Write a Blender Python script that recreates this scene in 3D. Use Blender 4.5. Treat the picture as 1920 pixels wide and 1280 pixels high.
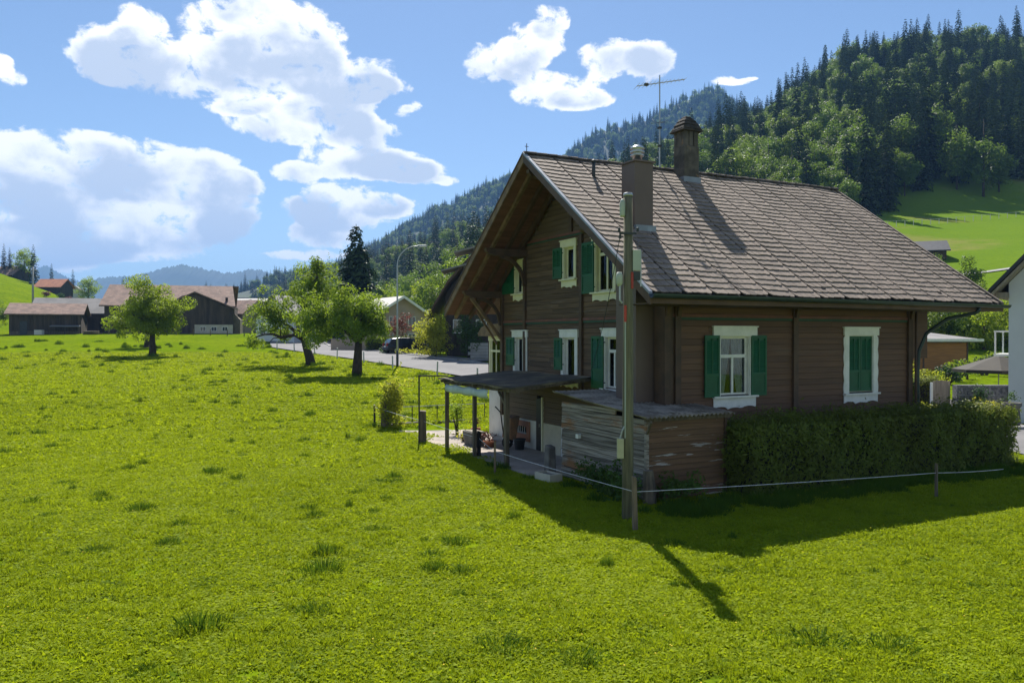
import bpy, bmesh, math, random
import numpy as np
from mathutils import Vector, Matrix
R_ = math.radians
rnd = random.Random(7)
scene = bpy.context.scene
for o in list(bpy.data.objects): bpy.data.objects.remove(o)
COL = scene.collection

# ------------------------------------------------------------------ camera
CAM_H = 3.9
cam_d = bpy.data.cameras.new('camera'); cam = bpy.data.objects.new('camera', cam_d); COL.objects.link(cam)
cam.location = (0, 0, CAM_H)
cam_d.sensor_width = 36; cam_d.lens = 36 * 1493 / 1920
cam_d.clip_start = 0.1; cam_d.clip_end = 30000
cam.rotation_euler = (R_(90 - 0.384), 0, 0)
scene.camera = cam

# ------------------------------------------------------------------ sun, sky, clouds, exposure
SUN_EL, SUN_AZ = 48.5, -5.5            # degrees; azimuth from +Y towards +X
S = Vector((math.sin(R_(SUN_AZ)) * math.cos(R_(SUN_EL)), math.cos(R_(SUN_AZ)) * math.cos(R_(SUN_EL)), math.sin(R_(SUN_EL))))
sun_d = bpy.data.lights.new('sun', 'SUN'); sun = bpy.data.objects.new('sun', sun_d); COL.objects.link(sun)
sun_d.energy = 5.0; sun_d.angle = R_(0.53); sun_d.color = (1.0, 0.95, 0.87)
sun.rotation_euler = S.to_track_quat('Z', 'Y').to_euler()
sun.location = (0, 0, 60)
scene.view_settings.view_transform = 'Standard'; scene.view_settings.look = 'None'
scene.view_settings.gamma = 1.0; scene.view_settings.exposure = 0.92
try: scene.view_settings.use_curve_mapping = False
except Exception: pass
cy = scene.cycles
cy.use_denoising = True
try: cy.denoiser = 'OPENIMAGEDENOISE'; cy.denoising_input_passes = 'RGB_ALBEDO_NORMAL'; cy.denoising_prefilter = 'NONE'
except Exception: pass
cy.max_bounces = 6; cy.diffuse_bounces = 3; cy.glossy_bounces = 2; cy.transmission_bounces = 4
cy.transparent_max_bounces = 8; cy.volume_bounces = 0; cy.caustics_reflective = False; cy.caustics_refractive = False
cy.sample_clamp_indirect = 4.0
cy.use_adaptive_sampling = True; cy.adaptive_threshold = 0.006

def N(nt, typ, **kw):
    n = nt.nodes.new(typ)
    for k, v in kw.items():
        if k == 'inp':
            for i, val in v.items(): n.inputs[i].default_value = val
        else: setattr(n, k, v)
    return n
def math_node(nt, op, a, b=None, c=None, clamp=False):
    n = nt.nodes.new('ShaderNodeMath'); n.operation = op; n.use_clamp = clamp
    for i, x in enumerate((a, b, c)):
        if x is None: continue
        if isinstance(x, (int, float)): n.inputs[i].default_value = x
        else: nt.links.new(x, n.inputs[i])
    return n.outputs[0]

# cloud cells in degrees: azimuth, elevation, half width, half height
CLOUDS = [
    (-26.52, 17.47, 3.06, 1.83), (-24.96, 19.03, 1.83, 1.72), (-22.88, 17.31, 6.68, 1.99), (-18.17, 19.94, 4.58, 2.67), (-15.0, 19.75, 3.44, 2.29), (-17.82, 17.85, 5.73, 1.72),
    (-12.1, 17.79, 4.39, 1.83), (-9.69, 16.96, 2.67, 0.95), (-18.86, 21.39, 2.48, 1.22), (-18.17, 15.71, 1.72, 0.92), (-19.54, 15.08, 1.91, 0.53), (-15.0, 14.58, 5.16, 1.6),
    (-12.83, 16.03, 3.82, 1.6), (-10.62, 14.04, 2.75, 1.3), (-11.18, 12.23, 3.82, 1.53), (-6.87, 11.57, 2.37, 0.92), (-15.18, 11.15, 1.76, 0.84), (-8.76, 11.89, 3.44, 1.15),
    (-4.67, 10.96, 0.99, 0.38), (-7.8, 15.65, .85, .5), (-7.05, 15.95, .75, .45), (-29.07, 10.93, 5.54, 1.99), (-31.36, 9.74, 4.58, 2.29), (-25.12, 10.71, 6.88, 2.1), (-21.2, 10.31, 3.5, 2.0),
    (-24.6, 8.19, 7.4, 2.67), (-30.23, 6.6, 5.73, 2.29), (-19.6, 8.29, 2.2, 2.1), (-28.0, 5.96, 8.2, 1.3), (-18.6, 10.06, 1.6, 1.3), (-32.19, 4.86, 7.26, 1.07),
    (-13.9, 9.02, 1.6, 1.5), (-11.73, 9.02, 4.39, 1.68), (-8.95, 9.21, 2.37, 0.95), (-13.2, 7.04, 2.6, 1.2), (-14.2, 5.6, 3.6, 0.42), (1.53, 19.95, 2.48, 1.72),
    (2.68, 21.47, 1.53, 1.22), (-0.58, 18.93, 3.06, 1.6), (3.45, 17.03, 3.63, 1.34), (7.25, 18.99, 2.86, 1.38), (9.88, 18.87, 1.83, 1.6), (4.98, 16.43, 2.48, 0.76),
    (-32.9, 16.0, 1.0, .8), (-32.1, 15.3, .9, .55), (14.8, 17.2, .9, .32), (15.8, 17.0, 1.0, .22), (16.6, 17.15, .6, .15),
]

def cloud_nodes(g, azel, el):
    """broken cumulus: sum of soft cells plus fractal noise; returns opacity and how deep in shade the cloud is"""
    sc = N(g, 'ShaderNodeVectorMath', operation='MULTIPLY'); sc.inputs[1].default_value = (1, 1.35, 1); g.links.new(azel, sc.inputs[0])
    n1 = N(g, 'ShaderNodeTexNoise', inp={'Scale': .42, 'Detail': 9.0, 'Roughness': .63, 'Distortion': .25}); g.links.new(sc.outputs[0], n1.inputs['Vector'])
    n2 = N(g, 'ShaderNodeTexNoise', inp={'Scale': .055, 'Detail': 1.0}); g.links.new(sc.outputs[0], n2.inputs['Vector'])
    n3 = N(g, 'ShaderNodeTexNoise', inp={'Scale': .16, 'Detail': 3.0, 'Roughness': .5}); g.links.new(sc.outputs[0], n3.inputs['Vector'])
    acc = up = None
    for az, el_, rx, ry in CLOUDS:
        rx *= 1.10; ry *= 1.10
        m = N(g, 'ShaderNodeVectorMath', operation='MULTIPLY_ADD')
        m.inputs[1].default_value = (1 / rx, 1 / ry, 0); m.inputs[2].default_value = (-az / rx, -el_ / ry, 0)
        g.links.new(azel, m.inputs[0])
        d = N(g, 'ShaderNodeVectorMath', operation='DOT_PRODUCT'); g.links.new(m.outputs[0], d.inputs[0]); g.links.new(m.outputs[0], d.inputs[1])
        k = math_node(g, 'SUBTRACT', 1.0, d.outputs['Value'], clamp=True)
        if rx < 2.0 and ry < .62: k = math_node(g, 'MULTIPLY', k, .62)
        acc = k if acc is None else math_node(g, 'ADD', acc, k)
        up = math_node(g, 'MULTIPLY', k, -el_ - .1 * ry) if up is None else math_node(g, 'MULTIPLY_ADD', k, -el_ - .1 * ry, up)
    # the same kind of sky all round
    far = smooth(g, math_node(g, 'ABSOLUTE', math_node(g, 'ADD', math_node(g, 'MULTIPLY', az_s, .8), 4)), 36, 50)
    far = math_node(g, 'MAXIMUM', far, smooth(g, el, 24, 36))
    acc2 = math_node(g, 'ADD', acc, math_node(g, 'MULTIPLY', math_node(g, 'MULTIPLY', smooth(g, n2.outputs[0], .57, .72), far), .9))
    rel = math_node(g, 'ADD', math_node(g, 'MULTIPLY', acc, el), up)      # weighted height above the cells' centres
    rel = math_node(g, 'DIVIDE', rel, math_node(g, 'MAXIMUM', acc, .25))
    nz = math_node(g, 'MULTIPLY', math_node(g, 'SUBTRACT', n1.outputs[0], .5), 2.2)
    gate = math_node(g, 'MULTIPLY', acc2, 4.0, clamp=True)
    accm = math_node(g, 'MINIMUM', acc2, 1.3)
    d0 = math_node(g, 'ADD', math_node(g, 'MINIMUM', acc2, .85), math_node(g, 'MULTIPLY', nz, math_node(g, 'MULTIPLY', gate, 1.5)))
    alpha = smooth(g, d0, .20, .70)
    sh = math_node(g, 'SUBTRACT', math_node(g, 'ADD', math_node(g, 'MULTIPLY', accm, .75), math_node(g, 'ADD', math_node(g, 'MULTIPLY', nz, .55), math_node(g, 'MULTIPLY', math_node(g, 'SUBTRACT', n3.outputs[0], .5), 3.2))), math_node(g, 'MULTIPLY', rel, .25))
    return alpha, smooth(g, sh, .46, 1.2)

world = bpy.data.worlds.new('World'); scene.world = world; world.use_nodes = True
wt = world.node_tree; wt.nodes.clear()
sky = N(wt, 'ShaderNodeTexSky'); sky.sky_type = 'NISHITA'; sky.sun_disc = False
sky.sun_elevation = R_(SUN_EL); sky.sun_rotation = R_(SUN_AZ); sky.altitude = 800; sky.air_density = 1.0; sky.dust_density = 0.25; sky.ozone_density = 3.0
bg_sky = N(wt, 'ShaderNodeBackground', inp={'Strength': 0.067}); wt.links.new(sky.outputs[0], bg_sky.inputs[0])
tc = N(wt, 'ShaderNodeTexCoord'); sx = N(wt, 'ShaderNodeSeparateXYZ'); wt.links.new(tc.outputs['Generated'], sx.inputs[0])
az = math_node(wt, 'MULTIPLY', math_node(wt, 'ARCTAN2', sx.outputs[0], sx.outputs[1]), 180 / math.pi)
el = math_node(wt, 'MULTIPLY', math_node(wt, 'ARCSINE', sx.outputs[2]), 180 / math.pi)
az_s = az
def smooth(nt, x, a, b):
    m = N(nt, 'ShaderNodeMapRange'); m.interpolation_type = 'SMOOTHSTEP'
    m.inputs['From Min'].default_value = a; m.inputs['From Max'].default_value = b
    nt.links.new(x, m.inputs['Value']); return m.outputs['Result']
cb = N(wt, 'ShaderNodeCombineXYZ'); wt.links.new(az, cb.inputs[0]); wt.links.new(el, cb.inputs[1])
alpha, shade = cloud_nodes(wt, cb.outputs[0], el)
ccol = N(wt, 'ShaderNodeMix', data_type='RGBA'); wt.links.new(shade, ccol.inputs['Factor'])
ccol.inputs[6].default_value = (1.0, 1.0, 1.0, 1); ccol.inputs[7].default_value = (.50, .57, .69, 1)
bg_cl = N(wt, 'ShaderNodeBackground', inp={'Strength': 0.73}); wt.links.new(ccol.outputs[2], bg_cl.inputs[0])
wmix = N(wt, 'ShaderNodeMixShader'); wt.links.new(math_node(wt, 'MULTIPLY', alpha, .97), wmix.inputs[0])
wt.links.new(bg_sky.outputs[0], wmix.inputs[1]); wt.links.new(bg_cl.outputs[0], wmix.inputs[2])
wo = N(wt, 'ShaderNodeOutputWorld'); wt.links.new(wmix.outputs[0], wo.inputs[0])
try: world.cycles.sampling_method = 'MANUAL'; world.cycles.sample_map_resolution = 1024
except Exception: pass

# ------------------------------------------------------------------ helpers
def link(o, parent=None):
    COL.objects.link(o)
    if parent is not None: o.parent = parent
    return o
def tag(o, label=None, cat=None, group=None, kind=None):
    if label: o['label'] = label
    if cat: o['category'] = cat
    if group: o['group'] = group
    if kind: o['kind'] = kind
    return o
def empty(name, loc=(0, 0, 0), rz=0.0, label=None, cat=None, group=None):
    o = bpy.data.objects.new(name, None); o.empty_display_size = .3
    o.location = loc; o.rotation_euler = (0, 0, rz); link(o)
    return tag(o, label, cat, group)
def np_mesh(name, v, f, mat=None, smooth=False):
    v = np.asarray(v, dtype=np.float32).reshape(-1, 3); f = np.asarray(f, dtype=np.int32); k = f.shape[1]
    me = bpy.data.meshes.new(name)
    me.vertices.add(len(v)); me.vertices.foreach_set('co', v.ravel())
    me.loops.add(f.size); me.loops.foreach_set('vertex_index', f.ravel())
    me.polygons.add(len(f)); me.polygons.foreach_set('loop_start', np.arange(0, f.size, k, dtype=np.int32))
    try: me.polygons.foreach_set('loop_total', np.full(len(f), k, dtype=np.int32))
    except Exception: pass
    if smooth: me.polygons.foreach_set('use_smooth', np.ones(len(f), dtype=bool))
    me.update(calc_edges=True); me.validate()
    if mat: me.materials.append(mat)
    return me
def new_obj(name, me, parent=None, loc=None):
    o = bpy.data.objects.new(name, me)
    if loc is not None: o.location = loc
    return link(o, parent)

class MB:
    def __init__(s): s.v = []; s.f = []
    def add(s, vs, fs):
        b = len(s.v); s.v += [tuple(p) for p in vs]; s.f += [tuple(b + i for i in f) for f in fs]; return s
    def hexa(s, p):   # 4 bottom, 4 top
        return s.add(p, [(3, 2, 1, 0), (4, 5, 6, 7), (0, 1, 5, 4), (1, 2, 6, 5), (2, 3, 7, 6), (3, 0, 4, 7)])
    def box(s, x0, x1, y0, y1, z0, z1):
        return s.hexa([(x0, y0, z0), (x1, y0, z0), (x1, y1, z0), (x0, y1, z0), (x0, y0, z1), (x1, y0, z1), (x1, y1, z1), (x0, y1, z1)])
    def bar(s, p, q, w, h, up=(0, 0, 1)):
        p, q, up = Vector(p), Vector(q), Vector(up); d = (q - p).normalized()
        a = d.cross(up)
        if a.length < 1e-4: a = d.cross(Vector((1, 0, 0)))
        a.normalize(); b = a.cross(d).normalized(); a *= w / 2; b *= h / 2
        return s.hexa([p - a - b, p + a - b, p + a + b, p - a + b, q - a - b, q + a - b, q + a + b, q - a + b])
    def tube(s, pts, r, n=8, cap=True):
        pts = [Vector(p) for p in pts]; m = len(pts)
        rs = r if isinstance(r, (list, tuple)) else [r] * m
        b = len(s.v); prev = None
        for i, p in enumerate(pts):
            d = (pts[min(i + 1, m - 1)] - pts[max(i - 1, 0)]).normalized()
            a = d.orthogonal().normalized() if prev is None else (prev - d * prev.dot(d)).normalized()
            prev = a; c = d.cross(a)
            for k in range(n):
                t = 2 * math.pi * k / n; s.v.append(tuple(p + (a * math.cos(t) + c * math.sin(t)) * rs[i]))
        for i in range(m - 1):
            for k in range(n):
                k2 = (k + 1) % n
                s.f.append((b + i * n + k, b + i * n + k2, b + (i + 1) * n + k2, b + (i + 1) * n + k))
        if cap:
            s.f.append(tuple(b + k for k in reversed(range(n)))); s.f.append(tuple(b + (m - 1) * n + k for k in range(n)))
        return s
    def lathe(s, prof, c=(0, 0, 0), n=16):
        b = len(s.v); m = len(prof)
        for r, z in prof:
            for k in range(n):
                t = 2 * math.pi * k / n; s.v.append((c[0] + r * math.cos(t), c[1] + r * math.sin(t), c[2] + z))
        for i in range(m - 1):
            for k in range(n):
                k2 = (k + 1) % n; s.f.append((b + i * n + k, b + i * n + k2, b + (i + 1) * n + k2, b + (i + 1) * n + k))
        s.f.append(tuple(b + k for k in reversed(range(n)))); s.f.append(tuple(b + (m - 1) * n + k for k in range(n)))
        return s
    def prism(s, poly, P0, P1):   # poly of 2-tuples, P0/P1 map a 2-tuple to the near and the far face
        n = len(poly); b = len(s.v)
        s.v += [tuple(P0(p)) for p in poly] + [tuple(P1(p)) for p in poly]
        s.f.append(tuple(b + i for i in range(n))); s.f.append(tuple(b + n + i for i in reversed(range(n))))
        for i in range(n):
            j = (i + 1) % n; s.f.append((b + i, b + n + i, b + n + j, b + j))
        return s
    def mesh(s, name, mat=None, smooth=False):
        me = bpy.data.meshes.new(name); me.from_pydata(s.v, [], s.f)
        bm = bmesh.new(); bm.from_mesh(me); bmesh.ops.recalc_face_normals(bm, faces=bm.faces); bm.to_mesh(me); bm.free()
        if smooth:
            for p in me.polygons: p.use_smooth = True
        if mat: me.materials.append(mat)
        return me
    def build(s, name, mat, parent=None, smooth=False, bevel=0):
        o = new_obj(name, s.mesh(name, mat, smooth), parent)
        if bevel:
            m = o.modifiers.new('bevel', 'BEVEL'); m.width = bevel; m.segments = 2; m.limit_method = 'ANGLE'
        return o

# ------------------------------------------------------------------ materials
def mat_new(name):
    m = bpy.data.materials.new(name); m.use_nodes = True; nt = m.node_tree; nt.nodes.clear()
    out = N(nt, 'ShaderNodeOutputMaterial'); return m, nt, out
def mixrgb(nt, fac, a, b, mode='MIX'):
    n = N(nt, 'ShaderNodeMix', data_type='RGBA', blend_type=mode)
    if isinstance(fac, (int, float)): n.inputs[0].default_value = fac
    else: nt.links.new(fac, n.inputs[0])
    for i, x in ((6, a), (7, b)):
        if isinstance(x, tuple): n.inputs[i].default_value = (*x[:3], 1)
        else: nt.links.new(x, n.inputs[i])
    return n.outputs[2]
def coords(nt, space='Object', scale=(1, 1, 1)):
    if space == 'World':
        src = N(nt, 'ShaderNodeNewGeometry').outputs['Position']
    else: src = N(nt, 'ShaderNodeTexCoord').outputs[space]
    mp = N(nt, 'ShaderNodeMapping'); mp.inputs['Scale'].default_value = scale; nt.links.new(src, mp.inputs[0]); return mp.outputs[0]
def noise(nt, vec, scale, detail=4, rough=.6):
    n = N(nt, 'ShaderNodeTexNoise', inp={'Scale': scale, 'Detail': detail, 'Roughness': rough}); nt.links.new(vec, n.inputs['Vector']); return n.outputs[0]
def piece_random(nt):
    oi = N(nt, 'ShaderNodeObjectInfo').outputs['Random']; gi = N(nt, 'ShaderNodeNewGeometry').outputs['Random Per Island']
    return math_node(nt, 'FRACT', math_node(nt, 'ADD', oi, gi))
def pm(name, c1, c2=None, scale=3.0, rough=.75, bump=0.0, stretch=(1, 1, 1), var=0.0, lo=.35, hi=.65, metal=0.0, c3=None, s3=1.0, lo3=.6, hi3=.75, space='Object', spec=.4, bdist=.02, st3=(1, 1, 1)):
    m, nt, out = mat_new(name)
    b = N(nt, 'ShaderNodeBsdfPrincipled'); nt.links.new(b.outputs[0], out.inputs[0])
    b.inputs['Roughness'].default_value = rough; b.inputs['Metallic'].default_value = metal; b.inputs['Specular IOR Level'].default_value = spec
    if c2 is None: c2 = tuple(x * .75 for x in c1)
    vec = coords(nt, space, stretch)
    oi = N(nt, 'ShaderNodeObjectInfo'); sh = N(nt, 'ShaderNodeVectorMath', operation='ADD')
    nt.links.new(vec, sh.inputs[0])
    if var: nt.links.new(math_node(nt, 'MULTIPLY', piece_random(nt), 37.0), sh.inputs[1])
    vec = sh.outputs[0]
    n1 = noise(nt, vec, scale)
    col = mixrgb(nt, smooth(nt, n1, lo, hi), c1, c2)
    if c3 is not None:
        n3 = noise(nt, coords(nt, space, st3), s3, 5, .65); col = mixrgb(nt, smooth(nt, n3, lo3, hi3), col, c3)
    if var:
        r = piece_random(nt); v = math_node(nt, 'ADD', math_node(nt, 'MULTIPLY', r, var * 2), 1 - var)
        cb = N(nt, 'ShaderNodeCombineXYZ')
        for i in range(3): nt.links.new(v, cb.inputs[i])
        col = mixrgb(nt, 1.0, col, cb.outputs[0], 'MULTIPLY')
    nt.links.new(col, b.inputs['Base Color'])
    if bump:
        n2 = noise(nt, vec, scale * 4, 5, .65); bp = N(nt, 'ShaderNodeBump', inp={'Strength': bump, 'Distance': bdist}); nt.links.new(n2, bp.inputs['Height']); nt.links.new(bp.outputs[0], b.inputs['Normal'])
    return m
def leaf_mat(name, c1, c2, trans=.35, rough=.55, tcol=None, world_scale=.25, c3=None):
    m, nt, out = mat_new(name)
    r = N(nt, 'ShaderNodeNewGeometry').outputs['Random Per Island']; o = N(nt, 'ShaderNodeObjectInfo').outputs['Random']
    col = mixrgb(nt, r, c1, c2)
    nz = noise(nt, coords(nt, 'World'), world_scale, 3)
    col = mixrgb(nt, smooth(nt, nz, .35, .7), col, c3 if c3 else tuple(x * .7 for x in c1))
    col = mixrgb(nt, math_node(nt, 'MULTIPLY', smooth(nt, o, .45, 1.0), .7), col, (min(1, c2[0] * 1.35), c2[1] * 1.08, c2[2] * .8))
    v = math_node(nt, 'ADD', math_node(nt, 'MULTIPLY', math_node(nt, 'FRACT', math_node(nt, 'MULTIPLY', o, 7.3)), .55), .72)
    cb = N(nt, 'ShaderNodeCombineXYZ')
    for i in range(3): nt.links.new(v, cb.inputs[i])
    col = mixrgb(nt, 1.0, col, cb.outputs[0], 'MULTIPLY')
    b = N(nt, 'ShaderNodeBsdfPrincipled'); b.inputs['Roughness'].default_value = rough; b.inputs['Specular IOR Level'].default_value = .18
    nt.links.new(col, b.inputs['Base Color'])
    t = N(nt, 'ShaderNodeBsdfTranslucent')
    tc_ = mixrgb(nt, .6, col, tcol if tcol else tuple(min(1, x * 1.7) for x in c2)); nt.links.new(tc_, t.inputs[0])
    mx = N(nt, 'ShaderNodeMixShader'); mx.inputs[0].default_value = trans
    nt.links.new(b.outputs[0], mx.inputs[1]); nt.links.new(t.outputs[0], mx.inputs[2]); nt.links.new(mx.outputs[0], out.inputs[0])
    return m
def glass_mat(name, tint=(.75, .8, .82), refl=(.32, .35, .39)):
    m, nt, out = mat_new(name)
    tr = N(nt, 'ShaderNodeBsdfTransparent'); tr.inputs[0].default_value = (*tint, 1)
    gl = N(nt, 'ShaderNodeBsdfGlossy'); gl.inputs[0].default_value = (*refl, 1); gl.inputs['Roughness'].default_value = .03
    fr = N(nt, 'ShaderNodeFresnel'); fr.inputs[0].default_value = 1.45
    mx = N(nt, 'ShaderNodeMixShader'); nt.links.new(math_node(nt, 'ADD', math_node(nt, 'MULTIPLY', fr.outputs[0], 1.0), .015), mx.inputs[0])
    nt.links.new(tr.outputs[0], mx.inputs[1]); nt.links.new(gl.outputs[0], mx.inputs[2]); nt.links.new(mx.outputs[0], out.inputs[0])
    return m

M = {}
M['wall_brown'] = pm('stained_boards', (0.145, 0.074, 0.036), (0.112, 0.058, 0.03), 2.0, .65, .25, (.5, .5, 6), var=.16, c3=(.14, .088, .056), s3=.8, lo3=.56, hi3=.8, st3=(.5, 1, 3))
M['wall_weathered'] = pm('weathered_boards', (0.145, 0.089, 0.047), (0.082, 0.053, 0.031), 1.6, .8, .4, (2.5, .35, 9), var=.22, c3=(.20, .155, .115), s3=1.1, lo3=.56, hi3=.80, st3=(1, .4, 5))
M['wall_gable_top'] = pm('gable_top_boards', (0.125, 0.082, 0.044), (0.095, 0.063, 0.036), 1.5, .7, .2, (1, .4, 6), var=.1)
M['soffit'] = pm('soffit_red_boards', (0.175, 0.078, 0.052), (0.12, 0.055, 0.038), 2.0, .7, .2, (.4, 2, 2), var=.12)
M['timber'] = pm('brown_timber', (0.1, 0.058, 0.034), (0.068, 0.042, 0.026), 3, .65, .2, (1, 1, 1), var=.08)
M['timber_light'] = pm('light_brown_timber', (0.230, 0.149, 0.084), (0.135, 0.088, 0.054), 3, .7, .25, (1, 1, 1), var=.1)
M['fascia'] = pm('fascia_peeling', (.13, .075, .045), (.09, .052, .034), 2, .7, .2, c3=(.45, .34, .2), s3=1.3, lo3=.66, hi3=.7, st3=(.9, 1, 4))
M['red_trim'] = pm('red_trim', (.19, .065, .045), (.13, .055, .038), 2.5, .6)
M['green_trim'] = pm('green_trim', (.03, .085, .045), (.025, .06, .035), 2.5, .6)
M['shutter'] = pm('green_shutter_paint', (0.009, 0.105, 0.04), (0.007, 0.082, 0.03), 3, .5, .08, var=.08)
M['white_paint'] = pm('white_window_paint', (.80, .79, .73), (.70, .70, .64), 4, .55, .1)
M['cream_paint'] = pm('cream_window_paint', (.74, .72, .50), (.68, .66, .45), 4, .55, .1)
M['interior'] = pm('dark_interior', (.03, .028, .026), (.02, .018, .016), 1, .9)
M['curtain'] = pm('lace_curtain', (.72, .73, .74), (.5, .5, .52), 14, .9, .3, (1, 1, .3))
M['glass'] = glass_mat('window_glass')
M['plaster_white'] = pm('white_plaster', (.66, .65, .61), (.55, .54, .50), 1.6, .85, .25, c3=(.33, .31, .27), s3=1.4, lo3=.62, hi3=.8)
M['plaster_cream'] = pm('cream_plaster', (.55, .50, .38), (.46, .42, .32), 1.6, .85, .2)
M['tile'] = pm('weathered_roof_tile', (0.25, 0.197, 0.153), (0.188, 0.147, 0.115), 4, .85, .5, (1, 1, 1), var=.15, c3=(.175, .145, .112), s3=.75, lo3=.56, hi3=.78, bdist=.01, space='World')
M['tile_under'] = pm('roof_underlay', (.03, .026, .024), (.02, .018, .017), 2, .9)
M['ridge_tile'] = pm('mossy_ridge_tile', (.10, .075, .06), (.05, .042, .032), 3, .9, .5, var=.2)
M['gutter'] = pm('dark_gutter_metal', (.045, .068, .072), (.03, .045, .05), 2, .4, metal=.3)
M['flashing'] = pm('grey_sheet_metal', (.28, .31, .35), (.20, .22, .25), 2, .45, metal=.2)
M['chimney_metal'] = pm('brown_sheet_cladding', (0.135, 0.094, 0.076), (0.12, 0.084, 0.068), 1.0, .5)
M['steel'] = pm('stainless_steel', (.55, .57, .58), (.42, .44, .45), 4, .3, metal=.9)
M['old_masonry'] = pm('old_chimney_render', (0.128, 0.112, 0.092), (0.068, 0.060, 0.051), 2.4, .95, .6, c3=(.34, .20, .10), s3=2.0, lo3=.6, hi3=.7, bdist=.04)
M['dark_stone'] = pm('mossy_dark_stone', (.06, .05, .042), (.03, .026, .022), 5, .95, .7, bdist=.05)
M['grey_boards'] = pm('weathered_grey_boards', (0.31, 0.275, 0.225), (0.105, 0.087, 0.066), 1.8, .9, .6, (3, .35, 11), var=.3, c3=(.24, .12, .05), s3=.9, lo3=.53, hi3=.66, st3=(1, .5, 2.2))
M['peel_boards'] = pm('peeling_brown_boards', (0.185, 0.1, 0.05), (0.125, 0.072, 0.038), 2.2, .8, .4, (.4, 2, 9), var=.12, c3=(.40, .36, .32), s3=2.0, lo3=.60, hi3=.64, st3=(.45, 1, 5))
M['corrugated'] = pm('corrugated_fibre_cement', (0.33, 0.29, 0.235), (0.155, 0.13, 0.1), 1.7, .95, .4, c3=(.10, .085, .05), s3=1.2, lo3=.55, hi3=.7)
M['felt'] = pm('roofing_felt', (0.105, 0.088, 0.066), (0.065, 0.055, 0.043), 1.5, .9, .5, c3=(.24, .20, .11), s3=.9, lo3=.48, hi3=.72)
M['old_post'] = pm('old_grey_post', (.17, .135, .09), (.085, .068, .048), 3, .9, .5, (3, 3, .5))
M['pole_wood'] = pm('impregnated_pole', (.19, .175, .105), (.115, .105, .065), 3, .9, .5, (5, 5, .4))
M['fence_wood'] = pm('fence_post_wood', (.22, .165, .10), (.13, .095, .06), 3, .9, .4, (3, 3, .6))
M['concrete'] = pm('terrace_concrete', (0.414, 0.356, 0.305), (0.299, 0.259, 0.224), .9, .95, .35, c3=(.18, .17, .155), s3=.5, lo3=.5, hi3=.7)
M['stone'] = pm('garden_stone', (.22, .20, .175), (.12, .11, .10), 3, .95, .6, var=.2)
M['asphalt'] = pm('road_asphalt', (.17, .165, .165), (.13, .128, .13), .35, .9, .2, space='World')
M['kerb'] = pm('kerb_stone', (.36, .35, .33), (.28, .27, .26), 1.5, .9, .3)
M['black_metal'] = pm('black_painted_metal', (.018, .018, .02), (.012, .012, .013), 3, .5)
M['galv'] = pm('galvanised_steel', (0.42, 0.44, 0.45), (0.34, 0.36, 0.37), 2, .45, metal=.5)
M['rope'] = pm('white_fence_rope', (.75, .76, .78), (.6, .6, .62), 9, .8)
M['red_tape'] = pm('red_conduit', (.45, .06, .035), (.3, .04, .03), 3, .6)
M['pale_box'] = pm('pale_grey_green_plastic', (.42, .46, .38), (.36, .40, .33), 2, .6)
M['cream_box'] = pm('cream_plastic', (.52, .50, .30), (.42, .40, .24), 2, .6)
M['awning'] = pm('pale_turquoise_cloth', (0.5, 0.58, 0.55), (0.4, 0.48, 0.46), 3, .8)
M['orange_trim'] = pm('orange_brown_surround', (.40, .19, .11), (.30, .14, .085), 2, .8, .2)
M['terracotta'] = pm('terracotta', (.42, .16, .08), (.30, .12, .06), 3, .85)
M['rubber'] = pm('black_rubber', (.015, .015, .015), (.01, .01, .01), 3, .85)
M['rust'] = pm('rusty_tray', (.25, .13, .06), (.13, .085, .06), 3, .8, .3)
M['dark_grey'] = pm('dark_grey_plastic', (.05, .055, .06), (.035, .04, .042), 3, .6)
M['bark'] = pm('tree_bark', (.075, .055, .04), (.035, .027, .02), 4, .95, .8, (3, 3, .8), bdist=.05)
M['leaf_apple'] = leaf_mat('fruit_tree_leaves', (.10, .18, .018), (.19, .27, .026), .48, tcol=(.42, .55, .03))
M['leaf_forest'] = leaf_mat('broadleaf_leaves', (.070, .135, .022), (.13, .20, .030), .36, tcol=(.28, .42, .04), world_scale=.05)
M['leaf_spruce'] = leaf_mat('spruce_needles', (.020, .042, .020), (.036, .064, .026), .12, world_scale=.03)
M['leaf_hedge'] = leaf_mat('thuja_hedge_sprays', (.080, .12, .017), (.145, .18, .027), .38, world_scale=.9, c3=(.085, .10, .016))
M['leaf_yellow'] = leaf_mat('yellow_green_leaves', (.26, .29, .025), (.40, .40, .05), .5, tcol=(.6, .62, .05))
M['leaf_dark'] = leaf_mat('dark_shrub_leaves', (.022, .055, .022), (.05, .10, .03), .25)
M['leaf_red'] = leaf_mat('copper_leaves', (.10, .035, .03), (.16, .06, .045), .3)
M['leaf_weed'] = leaf_mat('weed_leaves', (.045, .10, .018), (.08, .15, .025), .35)
M['barn_wood'] = pm('dark_barn_boards', (0.085, 0.062, 0.046), (0.05, 0.038, 0.03), 1.2, .9, .4, (2, 2, .3), var=.25)
M['barn_tile'] = pm('barn_clay_tiles', (.24, .155, .12), (.15, .10, .08), .9, .9, .3, c3=(.30, .22, .17), s3=2, lo3=.55, hi3=.7)
M['grey_roof'] = pm('grey_roof_sheet', (.22, .21, .20), (.16, .155, .15), .6, .8)
M['red_roof'] = pm('red_roof_tiles', (.42, .17, .09), (.33, .13, .075), .8, .85)
M['pale_roof'] = pm('pale_roof_sheet', (.62, .58, .52), (.55, .52, .47), .6, .6)
M['beige_wall'] = pm('beige_render', (.40, .31, .235), (.36, .28, .215), .8, .9)
M['white_wall'] = pm('white_render', (.66, .67, .68), (.61, .62, .63), .4, .9)
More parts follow.
